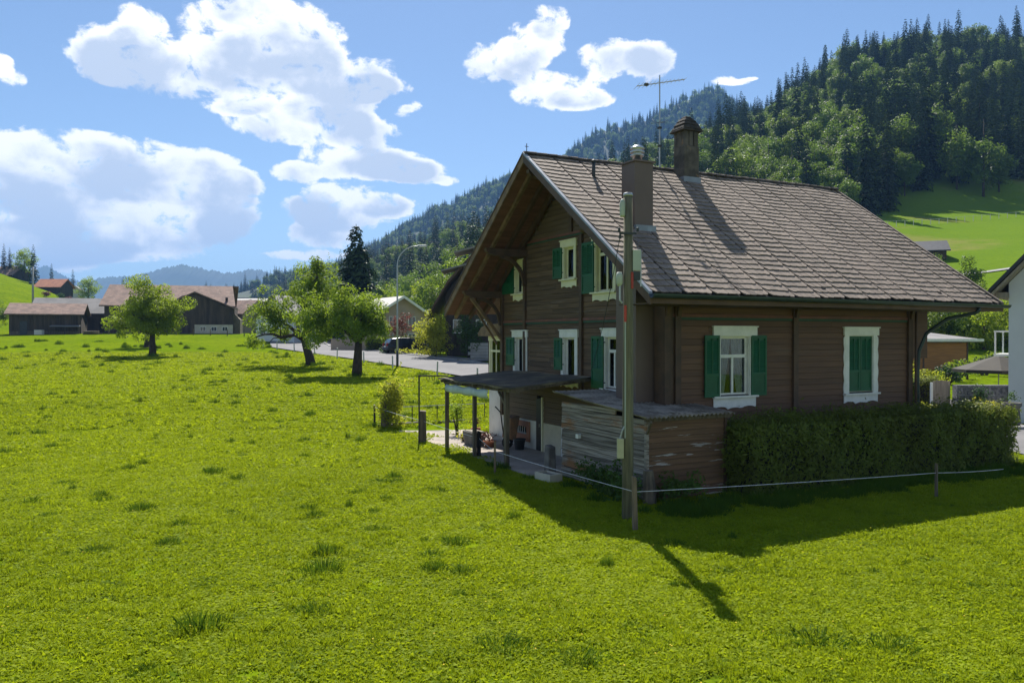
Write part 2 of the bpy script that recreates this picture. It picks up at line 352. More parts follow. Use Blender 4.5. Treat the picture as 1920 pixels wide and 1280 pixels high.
M['dark_roof'] = pm('dark_slate_roof', (.045, .046, .052), (.03, .031, .036), 2, .6)
M['hut_wood'] = pm('orange_wood_hut', (0.42, 0.19, 0.06), (0.33, 0.15, 0.05), 1.5, .75, .15, (.5, .5, 5))
M['gate_wood'] = pm('pale_gate_boards', (.33, .28, .22), (.24, .20, .155), 2, .85, .3, (4, 4, .5), var=.15)
M['gabion'] = pm('grey_gabion_stones', (.22, .225, .235), (.10, .105, .115), 7, .9, .8, bdist=.08)
M['parasol'] = pm('brown_parasol_cloth', (0.03, 0.025, 0.015), (0.022, 0.018, 0.012), 2, .8)
M['car_paint'] = pm('black_car_paint', (.018, .019, .024), (.015, .016, .02), 1, .25, spec=.6)
M['tail_light'] = pm('red_tail_light', (.35, .015, .012), (.28, .01, .01), 2, .3)
M['rock'] = pm('gravel', (.30, .27, .22), (.18, .165, .14), 3, .95, .5)
M['yellow_flower'] = pm('yellow_petals', (.75, .55, .02), (.6, .42, .02), 5, .8)

# ------------------------------------------------------------------ terrain
def bearing(px): return (px - 960) / 1493.0        # x over y of a compass line through the valley
VAL = [(32, .03), (45, .72), (126, 3.73)]
PROF = [   # bearing (as tangent), then the ground's height along that line
 (-1.60, VAL + [(150, 9), (250, 40), (500, 80), (900, 90)]),
 (bearing(-150), VAL + [(150, 7.5), (250, 31), (360, 40), (600, 48), (1000, 50)]),
 (bearing(0), VAL + [(150, 6.0), (250, 22.5), (300, 26), (360, 28), (600, 30), (1000, 30)]),
 (bearing(100), VAL + [(150, 4.8), (250, 17.3), (300, 20.5), (360, 22), (600, 24), (1000, 30)]),
 (bearing(190), VAL + [(150, 4.2), (250, 11.3), (300, 13), (360, 13), (600, 16), (1000, 30)]),
 (bearing(300), VAL + [(200, 5.2), (300, 7), (600, 13), (1000, 26)]),
 (bearing(420), VAL + [(200, 5), (400, 8), (700, 12), (1000, 22), (1300, 26)]),
 (bearing(500), VAL + [(200, 5), (400, 9), (600, 14), (920, 50), (1200, 45)]),
 (bearing(592), VAL + [(200, 5.5), (420, 10), (780, 56), (1200, 58)]),
 (bearing(697), VAL + [(200, 6.5), (320, 11), (670, 60), (1200, 70)]),
 (bearing(805), VAL + [(200, 8.5), (260, 13), (570, 62), (1200, 85)]),
 (bearing(955), [(32, 0), (110, 3.5), (200, 12), (500, 68), (800, 75), (1200, 85)]),
 (bearing(1086), [(34, 0), (90, 3.0), (190, 20), (490, 88), (800, 95), (1200, 90)]),
 (bearing(1269), [(36, 0), (75, 2.6), (110, 9), (190, 27), (460, 106), (700, 115), (1200, 100)]),
 (bearing(1390), [(36, 0), (70, 2.4), (110, 11), (190, 31), (450, 115), (700, 125), (1200, 110)]),
 (bearing(1500), [(36, 0), (65, 1.8), (110, 11.5), (190, 33), (420, 126), (700, 140), (1200, 120)]),
 (bearing(1620), [(36, 0), (62, 1.3), (75, 3), (110, 12), (190, 34), (400, 139), (700, 158), (1200, 130)]),
 (bearing(1750), [(36, 0), (62, 1.2), (75, 3), (110, 12), (190, 34), (400, 147), (700, 168), (1200, 140)]),
 (bearing(1920), [(36, 0), (62, 1.2), (75, 3.2), (110, 13.5), (200, 37), (400, 145), (700, 175), (1200, 140)]),
 (1.60, [(36, 0), (75, 4), (110, 18), (200, 45), (400, 160), (700, 190), (1200, 150)]),
]
_pa = np.array([p[0] for p in PROF])
def _col(i, D):
    d = [0] + [q[0] for q in PROF[i][1]] + [6500]; z = [0] + [q[1] for q in PROF[i][1]] + [20]
    return np.interp(D, d, z)
def ground_z(X, D):
    X = np.atleast_1d(np.asarray(X, float)); D = np.atleast_1d(np.asarray(D, float))
    a = np.clip(X / np.maximum(D, 30.0), -1.6, 1.6)
    cols = np.stack([_col(i, D) for i in range(len(PROF))])
    k = np.clip(np.searchsorted(_pa, a) - 1, 0, len(PROF) - 2)
    t = (a - _pa[k]) / (_pa[k + 1] - _pa[k])
    idx = np.arange(len(D))
    z = cols[k, idx] * (1 - t) + cols[k + 1, idx] * t
    w = np.clip((D - 45) / 150, 0, 1)
    z = z + w * (1.1 * np.sin(X * .045 + 1.3) * np.sin(D * .038) + 2.2 * np.clip((D - 200) / 200, 0, 1) * np.sin(X * .021) * np.cos(D * .017 + .7))
    return z
def gz(X, D): return float(ground_z(X, D)[0])

FOREST_EDGE = [(-.40, 900), (bearing(490), 560), (bearing(560), 470), (bearing(640), 360), (bearing(700), 300), (bearing(800), 225), (bearing(900), 195), (bearing(1100), 185), (bearing(1500), 182), (bearing(1600), 188), (bearing(1700), 192), (bearing(1800), 206), (bearing(1920), 210), (1.2, 210)]
_fa = [q[0] for q in FOREST_EDGE]; _fd = [q[1] for q in FOREST_EDGE]
def forest_edge(a): return np.interp(a, _fa, _fd)

aa = np.linspace(-1.6, 1.6, 193)
dd = np.concatenate([np.linspace(-60, 30, 31), np.geomspace(32, 1250, 110), [1500, 2000, 3000, 4500, 6500]])
A, DD = np.meshgrid(aa, dd)
XX = A * np.maximum(DD, 40.0); ZZ = ground_z(XX.ravel(), DD.ravel()).reshape(XX.shape)
nv, nh = XX.shape
gv = np.stack([XX, DD, ZZ], -1).reshape(-1, 3)
i0 = (np.arange(nv - 1)[:, None] * nh + np.arange(nh - 1)[None]).ravel()
gf = np.stack([i0, i0 + 1, i0 + nh + 1, i0 + nh], 1)
def ground_material():
    m, nt, out = mat_new('meadow_grass_ground')
    b = N(nt, 'ShaderNodeBsdfPrincipled', inp={'Roughness': 1.0, 'Specular IOR Level': 0.0}); nt.links.new(b.outputs[0], out.inputs[0])
    w = coords(nt, 'World')
    big = noise(nt, w, .11, 4, .6); mid = noise(nt, w, 1.4, 4, .65); fine = noise(nt, w, 9.0, 3, .7)
    col = mixrgb(nt, smooth(nt, big, .35, .65), (.115, .175, .005), (.15, .205, .006))
    col = mixrgb(nt, smooth(nt, mid, .50, .66), col, (.06, .10, .006))
    col = mixrgb(nt, smooth(nt, fine, .56, .70), col, (.06, .095, .010))
    spk = noise(nt, w, 2.6, 6, .75); col = mixrgb(nt, smooth(nt, spk, .66, .72), col, (.11, .085, .045))
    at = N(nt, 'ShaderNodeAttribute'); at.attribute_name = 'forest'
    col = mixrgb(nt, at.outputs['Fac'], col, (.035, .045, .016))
    hl = N(nt, 'ShaderNodeAttribute'); hl.attribute_name = 'hillside'
    dry = mixrgb(nt, smooth(nt, noise(nt, w, .035, 4), .5, .6), (.12, .20, .022), (.20, .21, .06))
    col = mixrgb(nt, math_node(nt, 'MULTIPLY', hl.outputs['Fac'], .75), col, dry)
    nt.links.new(col, b.inputs['Base Color'])
    bp = N(nt, 'ShaderNodeBump', inp={'Strength': .7, 'Distance': .12}); nt.links.new(mid, bp.inputs['Height']); nt.links.new(bp.outputs[0], b.inputs['Normal'])
    return m
M['ground'] = ground_material()
gme = np_mesh('meadow', gv, gf, M['ground'], True)
fa = gme.attributes.new('forest', 'FLOAT', 'POINT'); ha = gme.attributes.new('hillside', 'FLOAT', 'POINT')
av = gv[:, 0] / np.maximum(gv[:, 1], 40)
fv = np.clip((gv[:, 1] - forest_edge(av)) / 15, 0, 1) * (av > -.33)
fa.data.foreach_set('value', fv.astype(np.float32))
hv = np.clip((gv[:, 1] - 60) / 60, 0, 1) * (av > .2)
ha.data.foreach_set('value', hv.astype(np.float32))
ground = tag(new_obj('meadow', gme), kind='structure')

# --- far mountain ridge and hills
def ridge_mesh(name, pts, D0, Dr, D1, z0, mat, jag=0, nsub=14, seed=1, rows=26):
    rs = np.random.RandomState(seed)
    px = np.linspace(pts[0][0], pts[-1][0], len(pts) * nsub); y = np.interp(px, [p[0] for p in pts], [p[1] for p in pts])
    jz = rs.uniform(-1, 1, len(px)) * jag; zr = (630 - y) / 1493 * Dr + CAM_H + jz
    ds = np.concatenate([np.linspace(D0, Dr, rows), np.linspace(Dr, D1, 6)[1:]])
    V = []
    for d in ds:
        t = (d - D0) / (Dr - D0) if d <= Dr else 1 - .7 * (d - Dr) / (D1 - Dr)
        z = z0 + (zr - jz * (d != Dr) - z0) * (t ** 1.15)
        gul = np.sin(px * .055 + d * .004) * 14 * min(1, t * 2) * (1 - t) if d <= Dr else 0
        V.append(np.stack([(px - 960) / 1493 * Dr * (0.9 + .1 * d / Dr), np.full(len(px), d), z + gul], -1))
    V = np.array(V); r, c = V.shape[:2]
    i = (np.arange(r - 1)[:, None] * c + np.arange(c - 1)[None]).ravel()
    return V, np_mesh(name, V.reshape(-1, 3), np.stack([i, i + 1, i + c + 1, i + c], 1), mat, True)
M['forest_floor'] = pm('wooded_slope', (.030, .050, .018), (.018, .032, .014), .01, .95, space='World')
M['far_wood'] = pm('distant_wooded_hill', (.030, .052, .022), (.020, .036, .018), .004, .95, space='World')
MT = [(560, 545), (650, 500), (720, 462), (767, 425), (805, 403), (855, 387), (905, 354), (955, 338), (1010, 318), (1058, 304), (1077, 280), (1118, 252), (1168, 238), (1214, 226), (1255, 206), (1278, 192), (1315, 176), (1342, 171), (1362, 192), (1420, 215), (1550, 235), (1900, 250)]
MTV, me = ridge_mesh('mountain', MT, 850, 1500, 1900, 45, M['forest_floor'], jag=3, seed=3)
tag(new_obj('mountain', me), kind='structure')
FH = [(150, 530), (190, 522), (240, 519), (280, 512), (310, 503), (340, 497), (370, 502), (400, 508), (440, 513), (470, 505), (490, 507), (520, 520), (600, 535)]
FHV, me = ridge_mesh('distant_hill', FH, 3300, 4200, 5000, 20, M['far_wood'], jag=9, nsub=26, seed=5, rows=8)
tag(new_obj('distant_hill', me), kind='structure')
FP = [(20, 525), (55, 515), (75, 502), (87, 497), (100, 506), (130, 522), (160, 530)]
_, me = ridge_mesh('distant_peak', FP, 4300, 4900, 5300, 20, M['far_wood'], jag=8, nsub=16, seed=6, rows=6)
tag(new_obj('distant_peak', me), kind='structure')

# --- haze: one closed box round everything but the sky
hm, hnt, hout = mat_new('pale_haze')
pv = N(hnt, 'ShaderNodeVolumePrincipled'); pv.inputs['Color'].default_value = (.26, .53, 1.0, 1); pv.inputs['Density'].default_value = .00017; pv.inputs['Anisotropy'].default_value = .0
hnt.links.new(pv.outputs[0], hout.inputs['Volume'])
hz = MB().box(-10800, 10800, -110, 6900, -1.2, 560).build('haze', hm); tag(hz, kind='stuff')

# ------------------------------------------------------------------ road
def strip(name, left, right, mat, dz, kind='structure', parent=None):
    V = []; w = 7
    for p, q in zip(left, right):
        for k in range(w):
            x, y = p[0] + (q[0] - p[0]) * k / (w - 1), p[1] + (q[1] - p[1]) * k / (w - 1); V.append((x, y, gz(x, y) + dz))
    F = [(w * i + k, w * i + k + 1, w * i + w + k + 1, w * i + w + k) for i in range(len(left) - 1) for k in range(w - 1)]
    me = bpy.data.meshes.new(name); me.from_pydata(V, [], F); me.materials.append(mat)
    o = new_obj(name, me, parent)
    if kind: tag(o, kind=kind)
    return o
def resample(pts, n):
    p = np.array(pts, float); s = np.concatenate([[0], np.cumsum(np.hypot(*(p[1:] - p[:-1]).T))]); t = np.linspace(0, s[-1], n)
    return np.stack([np.interp(t, s, p[:, 0]), np.interp(t, s, p[:, 1])], 1)
def offset(c, d):
    t = np.gradient(c, axis=0); t /= np.linalg.norm(t, axis=1)[:, None]; return c + np.stack([t[:, 1], -t[:, 0]], 1) * d
road_near = resample([(-75, 330), (-56, 230), (-44, 160), (-36, 118), (-28.4, 93.8), (-15.4, 73.6), (-8.4, 62), (-2.4, 52.8), (5, 45), (14, 39.5), (24, 36.5), (60, 34)], 90)
strip('road', road_near, offset(road_near, -6.8), M['asphalt'], .10)
lane = resample([(17.0, 12), (16.6, 20), (16.5, 24), (17.2, 30), (18.2, 40)], 14)
strip('side_lane', lane, offset(lane, 4.6), M['asphalt'], .046)
fk = offset(road_near, -6.8); fk2 = offset(road_near, -7.0)
kb = MB()
for i in range(8, 70):
    a, b_ = fk[i], fk[i + 1]; c, d = fk2[i], fk2[i + 1]
    za, zb = gz(*a), gz(*b_)
    kb.hexa([(*a, za - .1), (*c, za - .1), (*d, zb - .1), (*b_, zb - .1), (*a, za + .17), (*c, za + .17), (*d, zb + .17), (*b_, zb + .17)])
tag(kb.build('kerb', M['kerb']), kind='structure')
pv1, pv2 = offset(road_near, -7.0), offset(road_near, -8.6)
strip('pavement', pv1[8:70], pv2[8:70], M['asphalt'], .16)

# ------------------------------------------------------------------ scattering (for uncountable growth only)
def scatter(name, pts, rots, scls, source, kind='stuff'):
    me = bpy.data.meshes.new(name); me.vertices.add(len(pts)); me.vertices.foreach_set('co', np.asarray(pts, np.float32).ravel())
    a = me.attributes.new('rot', 'FLOAT_VECTOR', 'POINT'); a.data.foreach_set('vector', np.asarray(rots, np.float32).ravel())
    a = me.attributes.new('scl', 'FLOAT_VECTOR', 'POINT'); a.data.foreach_set('vector', np.asarray(scls, np.float32).ravel())
    o = new_obj(name, me); tag(o, kind=kind)
    g = bpy.data.node_groups.new(name + '_scatter', 'GeometryNodeTree')
    g.interface.new_socket('Geometry', in_out='INPUT', socket_type='NodeSocketGeometry'); g.interface.new_socket('Geometry', in_out='OUTPUT', socket_type='NodeSocketGeometry')
    gi = g.nodes.new('NodeGroupInput'); go = g.nodes.new('NodeGroupOutput')
    ip = g.nodes.new('GeometryNodeInstanceOnPoints'); oi = g.nodes.new('GeometryNodeObjectInfo')
    oi.inputs['Object'].default_value = source; oi.inputs['As Instance'].default_value = True; oi.transform_space = 'ORIGINAL'
    g.links.new(gi.outputs[0], ip.inputs['Points']); g.links.new(oi.outputs['Geometry'], ip.inputs['Instance'])
    for nm, sock in (('rot', 'Rotation'), ('scl', 'Scale')):
        na = g.nodes.new('GeometryNodeInputNamedAttribute'); na.data_type = 'FLOAT_VECTOR'; na.inputs['Name'].default_value = nm
        g.links.new(na.outputs[0], ip.inputs[sock])
    g.links.new(ip.outputs[0], go.inputs[0])
    md = o.modifiers.new('scatter', 'NODES'); md.node_group = g
    return o

# ------------------------------------------------------------------ leaves, crowns, trees
def leaves(centers, size, rs, flat=.0, outward=None, aspect=.62):
    n = len(centers)
    nrm = rs.normal(size=(n, 3))
    if outward is not None: nrm = nrm * .55 + outward
    nrm[:, 2] += flat
    nrm /= np.linalg.norm(nrm, axis=1)[:, None] + 1e-9
    t = np.cross(nrm, rs.normal(size=(n, 3))); t /= np.linalg.norm(t, axis=1)[:, None] + 1e-9
    b = np.cross(nrm, t)
    s = (size * rs.uniform(.6, 1.35, n))[:, None]
    c = centers
    V = np.stack([c - t * s * .5, c + b * s * .5 * aspect + t * s * .05, c + t * s * .55 + nrm * s * .12, c - b * s * .5 * aspect + t * s * .05], 1).reshape(-1, 3)
    F = np.arange(n * 4).reshape(n, 4)
    return V, F
def clump_leaves(clumps, per, size, rs, flat=.35):
    C, O = [], []
    for (cx, cy_, cz, r) in clumps:
        k = max(6, int(per * r * r))
        d = rs.normal(size=(k, 3)); d /= np.linalg.norm(d, axis=1)[:, None]
        rad = r * rs.uniform(.45, 1.05, k) ** .6
        C.append(np.array([cx, cy_, cz]) + d * rad[:, None] * np.array([1, 1, .8])); O.append(d)
    return leaves(np.concatenate(C), size, rs, flat, np.concatenate(O))
def crown_clumps(n, c, rad, rs, rmin, rmax, hollow=.45, wob=.25):
    out = []
    while len(out) < n:
        d = rs.normal(size=3); d /= np.linalg.norm(d)
        k = rs.uniform(hollow, 1.0) * (1 + wob * math.sin(5 * d[0] + 3 * d[2]) * math.cos(4 * d[1] + d[2]))
        out.append((c[0] + d[0] * rad[0] * k, c[1] + d[1] * rad[1] * k, c[2] + d[2] * rad[2] * k, rs.uniform(rmin, rmax)))
    return out
def join_np(parts):
    V, F, b = [], [], 0
    for v, f in parts: V.append(v); F.append(f + b); b += len(v)
    return np.concatenate(V), np.concatenate(F)
def limb(mb, p, q, r0, r1, rs, n=6, wob=.12, seg=5):
    p, q = np.array(p, float), np.array(q, float); L = np.linalg.norm(q - p); pts = []
    for i in range(seg + 1):
        t = i / seg; w = rs.uniform(-1, 1, 3) * L * wob * math.sin(math.pi * t) * .6
        pts.append(p + (q - p) * t + w + np.array([0, 0, L * .10 * math.sin(math.pi * t)]))
    mb.tube(pts, [r0 + (r1 - r0) * (i / seg) ** .8 for i in range(seg + 1)], n)
    return pts
def orchard_tree(name, loc, clumps, trunk, limbs, r, label, seed, leaf=.13, per=330, mat='leaf_apple', group=None, cat='tree', spiky=0):
    rs = np.random.RandomState(seed)
    t = empty(name, loc, 0, label, cat, group)
    mb = MB(); mb.tube(trunk, [r * k for k in np.linspace(1.25, .78, len(trunk))], 10)
    mb.tube([(trunk[0][0], trunk[0][1], -.15), trunk[0], tuple(np.array(trunk[0]) * .6 + np.array(trunk[1]) * .4)], [r * 1.9, r * 1.35, r * 1.05], 10)
    top = trunk[-1]
    for q in limbs:
        pts = limb(mb, top, q, r * .62, r * .14, rs)
        for j in range(5):
            c = clumps[rs.randint(len(clumps))]
            a = pts[rs.randint(2, len(pts))]
            if np.linalg.norm(np.array(c[:3]) - a) < 2.2: limb(mb, a, c[:3], r * .16, r * .05, rs, 5, .1, 3)
    mb.build('trunk', M['bark'], t, True)
    V, F = clump_leaves(clumps, per, leaf, rs)
    if spiky:
        C = []
        for (cx, cy_, cz, rr) in clumps:
            if rs.uniform() < spiky:
                L = rs.uniform(.3, .8); d = np.array([rs.normal() * .3, rs.normal() * .3, 1]); d /= np.linalg.norm(d)
                for k in range(9): C.append(np.array([cx, cy_, cz + rr * .7]) + d * L * k / 9 + rs.normal(size=3) * .04)
        v2, f2 = leaves(np.array(C), leaf, rs, .1); V, F = join_np([(V, F), (v2, f2)])
    new_obj('crown', np_mesh('crown', V, F, M[mat]), t)
    return t
def spruce_mesh(name, h, R, seed, levels=34, per=10, mat='leaf_spruce', dead=.05):
    rs = np.random.RandomState(seed); mb = MB(); V, F = [], []
    for L in range(levels):
        t = (L + rs.uniform(-.3, .3)) / levels; t = min(max(t, .0), .985)
        z = h * (dead + (1 - dead) * t); rr = R * ((1 - t) ** .60) * rs.uniform(.72, 1.15) + .12
        k = max(4, int(per * (1 - .5 * t)))
        for b in range(k):
            a = 2 * math.pi * (b + rs.uniform(-.35, .35)) / k + L * 1.1
            r = rr * rs.uniform(.72, 1.14); dz = -r * rs.uniform(.22, .48) + .1 * h / levels
            ca, sa = math.cos(a), math.sin(a); w = r * .16 + .10
            bi = len(V)
            mid = .55
            V += [(0, 0, z), (ca * r * mid - sa * w, sa * r * mid + ca * w, z + dz * .35), (ca * r, sa * r, z + dz * .8), (ca * r * mid + sa * w, sa * r * mid - ca * w, z + dz * .35)]
            F.append((bi, bi + 1, bi + 2, bi + 3))
            for q in range(3):
                u = rs.uniform(.35, .95); s = r * .24 + .14; bi = len(V); sd = rs.choice([-1, 1])
                p = np.array([ca * r * u, sa * r * u, z + dz * .7 * u]); e = np.array([-sa * sd, ca * sd, 0]) * s + np.array([ca, sa, 0]) * s * .4
                V += [tuple(p), tuple(p + e * .6 + (0, 0, -s * .30)), tuple(p + e + (0, 0, -s * .8)), tuple(p + e * .3 + (0, 0, -s * .75))]
                F.append((bi, bi + 1, bi + 2, bi + 3))
    bi = len(V); V += [(-.12, 0, h * .95), (.12, 0, h * .95), (.03, 0, h * 1.0), (-.03, 0, h * 1.0)]; F.append((bi, bi + 1, bi + 2, bi + 3))
    return np_mesh(name, np.array(V), np.array(F), M[mat])
def trunk_mesh(name, h, r):
    return MB().tube([(0, 0, -.6), (0, 0, h * .4), (0, 0, h)], [r, r * .75, r * .15], 7).mesh(name, M['bark'], True)

# ------------------------------------------------------------------ the chalet
# local axes: u along the ridge, v along the gable (0 at the near eave), z up
CH_ANG = R_(26.8)
chalet = empty('chalet', (3.22, 18.5, 0), CH_ANG, 'large dark brown timber chalet with green shutters and weathered tiled roof', 'house')
def hw(u, v):   # chalet plan to world
    c, s = math.cos(CH_ANG), math.sin(CH_ANG); return (3.22 + c * u - s * v, 18.5 + s * u + c * v)
L_R, W_R, Z_E, Z_R = 13.3, 12.7, 4.93, 9.46
VM = W_R / 2; K = (Z_R - Z_E) / VM
G0, G1, W0, W1 = 1.70, 10.95, 1.40, 11.30       # gable planes in u, long walls in v
def roof_z(v): return Z_E + K * (v if v <= VM else W_R - v)
def under(v): return roof_z(v) - .22

def Pg(v, o, z): return (G0 - o, v, z)
def Pl(u, o, z): return (u, W0 - o, z)
def bx(mb, P, a0, a1, o0, o1, z0, z1):
    return mb.hexa([P(a0, o0, z0), P(a1, o0, z0), P(a1, o1, z0), P(a0, o1, z0), P(a0, o0, z1), P(a1, o0, z1), P(a1, o1, z1), P(a0, o1, z1)])

# walls: a dark core, every board a piece of its own
poly = [(W0 + .05, 0), (W1 - .05, 0), (W1 - .05, under(W1) - .02), (VM, under(VM) - .02), (W0 + .05, under(W0) - .02)]
gable_wall = MB().prism(poly, lambda p: (G0 + .34, p[0], p[1]), lambda p: (G0 + .44, p[0], p[1])).build('gable_wall', M['interior'], chalet)
long_wall = MB().box(G0 + .36, G1, W0 + .34, W0 + .44, 0, under(W0) - .1).build('long_wall', M['interior'], chalet)
MB().prism(poly, lambda p: (G1 - .1, p[0], p[1]), lambda p: (G1, p[0], p[1])).build('rear_gable_wall', M['wall_brown'], chalet)
MB().box(G0 + .02, G1 - .1, W1 - .1, W1 - .001, 0, under(W1) - .1).build('back_wall', M['wall_brown'], chalet)
MB().box(G0 + .45, G1 - .1, W0 + .45, W1 - .1, 2.1, 2.2).build('floor', M['interior'], chalet)

win_g = [  # gable openings v0 v1 z0 z1
    (6.18, 6.78, 5.72, 6.70), (4.02, 4.92, 5.22, 6.62), (9.66, 10.20, 5.42, 6.40),
    (9.45, 10.18, 2.62, 3.86), (6.12, 6.80, 2.62, 3.86), (3.75, 4.42, 2.40, 3.88), (9.30, 10.32, .50, .76)]
win_l = [(3.30, 4.32, 2.32, 3.90), (8.18, 9.21, 2.24, 3.92)]
def cut(a0, a1, z0, z1, holes):
    segs = [(a0, a1)]
    for h0, h1, y0, y1 in holes:
        if y1 <= z0 + .01 or y0 >= z1 - .01: continue
        ns = []
        for s0, s1 in segs:
            if h1 <= s0 or h0 >= s1: ns.append((s0, s1)); continue
            if h0 - s0 > .03: ns.append((s0, h0))
            if s1 - h1 > .03: ns.append((h1, s1))
        segs = ns
    return segs
def boards(P, rows, rng, holes, mat, parent, th=.045, proud=.014, jit=.002):
    for z0, z1 in rows:
        a0, a1 = rng(z0, z1)
        if a1 - a0 < .1: continue
        segs = []
        for s0, s1 in cut(a0, a1, z0, z1, holes):
            if s1 - s0 > 2.4 and rnd.random() < .75: q = s0 + (s1 - s0) * rnd.uniform(.25, .75); segs += [(s0, q - .002), (q + .002, s1)]
            else: segs.append((s0, s1))
        for s0, s1 in segs:
            j = rnd.uniform(0, jit); g = .004
            m = MB(); m.hexa([P(s0, -th, z0), P(s1, -th, z0), P(s1, proud + j, z0 + g), P(s0, proud + j, z0 + g), P(s0, -th, z1 - g), P(s1, -th, z1 - g), P(s1, j, z1 - g), P(s0, j, z1 - g)])
            m.build('wall_board', mat, parent)
def rows(z0, z1, h):
    n = max(1, round((z1 - z0) / h)); return [(z0 + (z1 - z0) * i / n, z0 + (z1 - z0) * (i + 1) / n) for i in range(n)]
def slope_rng(lo, hi):
    def f(z0, z1):
        zz = z1 + .03
        a = max(lo, (zz - Z_E + .22) / K); b = min(hi, W_R - (zz - Z_E + .22) / K); return a, b
    return f
posts_g = [9.45, 5.73]
for lo, hi in ((W0 + .02, 5.66), (5.80, 9.38), (9.52, W1 - .02)):
    boards(Pg, rows(2.25, 4.30, .158), lambda a, b, lo=lo, hi=hi: (lo, hi), win_g, M['wall_weathered'], gable_wall)
    boards(Pg, rows(4.46, 7.04, .158), slope_rng(lo, hi), win_g, M['wall_weathered'], gable_wall)
boards(Pg, rows(7.14, 9.15, .165), slope_rng(W0, W1), [], M['wall_gable_top'], gable_wall, jit=.001)
boards(Pg, rows(1.02, 2.25, .175), lambda a, b: (W0 + .02, W1 - .02), [(8.22, 8.62, 0, 1.80), (7.0, 8.20, 0, 1.02)], M['wall_gable_top'], gable_wall)
for lo, hi in ((G0 + .02, 5.92), (6.10, G1 - .10)):
    boards(Pl, rows(1.05, 4.32, .164), lambda a, b, lo=lo, hi=hi: (lo, hi), win_l, M['wall_brown'], long_wall)
    boards(Pl, rows(4.48, 5.62, .164), lambda a, b, lo=lo, hi=hi: (lo, hi), win_l, M['wall_brown'], long_wall)
bx(MB(), Pl, G0 + .02, G1, -.3, .03, 0, 1.04).build('plinth', M['plaster_white'], chalet)
pl = MB(); bx(pl, Pg, W0 + .02, 7.0, -.3, .02, 0, 1.015)
bx(pl, Pg, 8.62, 9.30, -.3, .02, 0, 1.015); bx(pl, Pg, 10.32, W1 - .02, -.3, .02, 0, 1.015); bx(pl, Pg, 9.30, 10.32, -.3, .02, 0, .5); bx(pl, Pg, 9.30, 10.32, -.3, .02, .76, 1.015)
pl.build('plinth', M['plaster_white'], chalet)
# cellar door: dark leaf ajar, pale leaf beside
d = bx(MB(), Pg, 8.24, 8.60, -.30, .05, .03, 1.80).build('door', M['black_metal'], chalet)
bx(MB(), Pg, 8.30, 8.34, .05, .09, .85, .97).build('handle', M['steel'], d)
d2 = bx(MB(), Pg, 7.02, 8.19, -.06, .018, .03, 1.01).build('half_door', M['plaster_cream'], chalet)
bx(MB(), Pg, 8.16, 8.22, -.02, .07, .02, 1.86).build('door_post', M['cream_paint'], chalet)
# cellar window with broad orange surround
cw = MB()
bx(cw, Pg, 9.06, 9.30, .021, .06, .26, .95); bx(cw, Pg, 10.32, 10.54, .021, .06, .26, .95); bx(cw, Pg, 9.30, 10.32, .021, .06, .76, .95); bx(cw, Pg, 9.30, 10.32, .021, .06, .26, .50)
cwo = cw.build('cellar_window', M['orange_trim'], chalet); cwo['label'] = 'small cellar window in a broad orange brown surround'
b_ = MB()
for k in range(6): v = 9.40 + k * .165; bx(b_, Pg, v, v + .022, -.12, -.10, .5, .76)
b_.build('grille', M['white_paint'], cwo)
bx(MB(), Pg, 9.3, 10.32, -.2, -.19, .5, .76).build('pane', M['glass'], cwo)

# belts, posts, corner boards
for P, a0, a1, z in ((Pg, 1.42, 11.28, 4.38), (Pl, 1.72, 10.93, 4.40)):
    bx(MB(), P, a0, a1, -.03, .045, z - .005, z + .075).build('red_belt', M['red_trim'], chalet)
    bx(MB(), P, a0, a1, -.03, .030, z - .075, z - .01).build('green_belt', M['green_trim'], chalet)
a, b = slope_rng(W0, W1)(7.1, 7.1)
bx(MB(), Pg, a, b, -.03, .06, 7.075, 7.15).build('upper_belt', M['red_trim'], chalet)
bx(MB(), Pg, a, b, -.03, .04, 7.02, 7.07).build('upper_belt', M['green_trim'], chalet)
for v in posts_g: bx(MB(), Pg, v - .075, v + .075, -.05, .085, 2.3, 7.02).build('wall_post', M['timber'], chalet)
bx(MB(), Pg, 6.27, 6.42, -.05, .07, 7.152, 9.1).build('wall_post', M['timber'], chalet)
bx(MB(), Pg, W1 - .16, W1 + .02, -.05, .085, 1.02, 5.75).build('corner_post', M['timber'], chalet)
bx(MB(), Pg, W0 - .03, W0 + .16, -.05, .095, 1.02, 5.75).build('corner_post', M['timber'], chalet)
for u in (1.86, 6.01, 10.84): bx(MB(), Pl, u - .09, u + .09, -.05, .09, 1.05, 5.55).build('wall_post', M['timber'], chalet)
bx(MB(), Pl, 1.42, 1.60, -.35, .10, 2.0, 5.5).build('bracket_post', M['timber'], chalet)
for u in (1.50, 1.86, 6.01, 10.84):      # curved eave brackets on the long wall
    pts = [(u, W0 - .09 - .62 * (1 - math.cos(t * math.pi / 2)), 4.42 + .62 * math.sin(t * math.pi / 2)) for t in np.linspace(0, 1, 7)]
    m = MB()
    for p, q in zip(pts[:-1], pts[1:]): m.bar(p, q, .11, .11, (1, 0, 0))
    m.build('eave_bracket', M['timber'], chalet)
    MB().box(u - .07, u + .07, W0 - 1.05, W0 - .05, 5.06, 5.20).build('eave_beam', M['timber'], chalet)

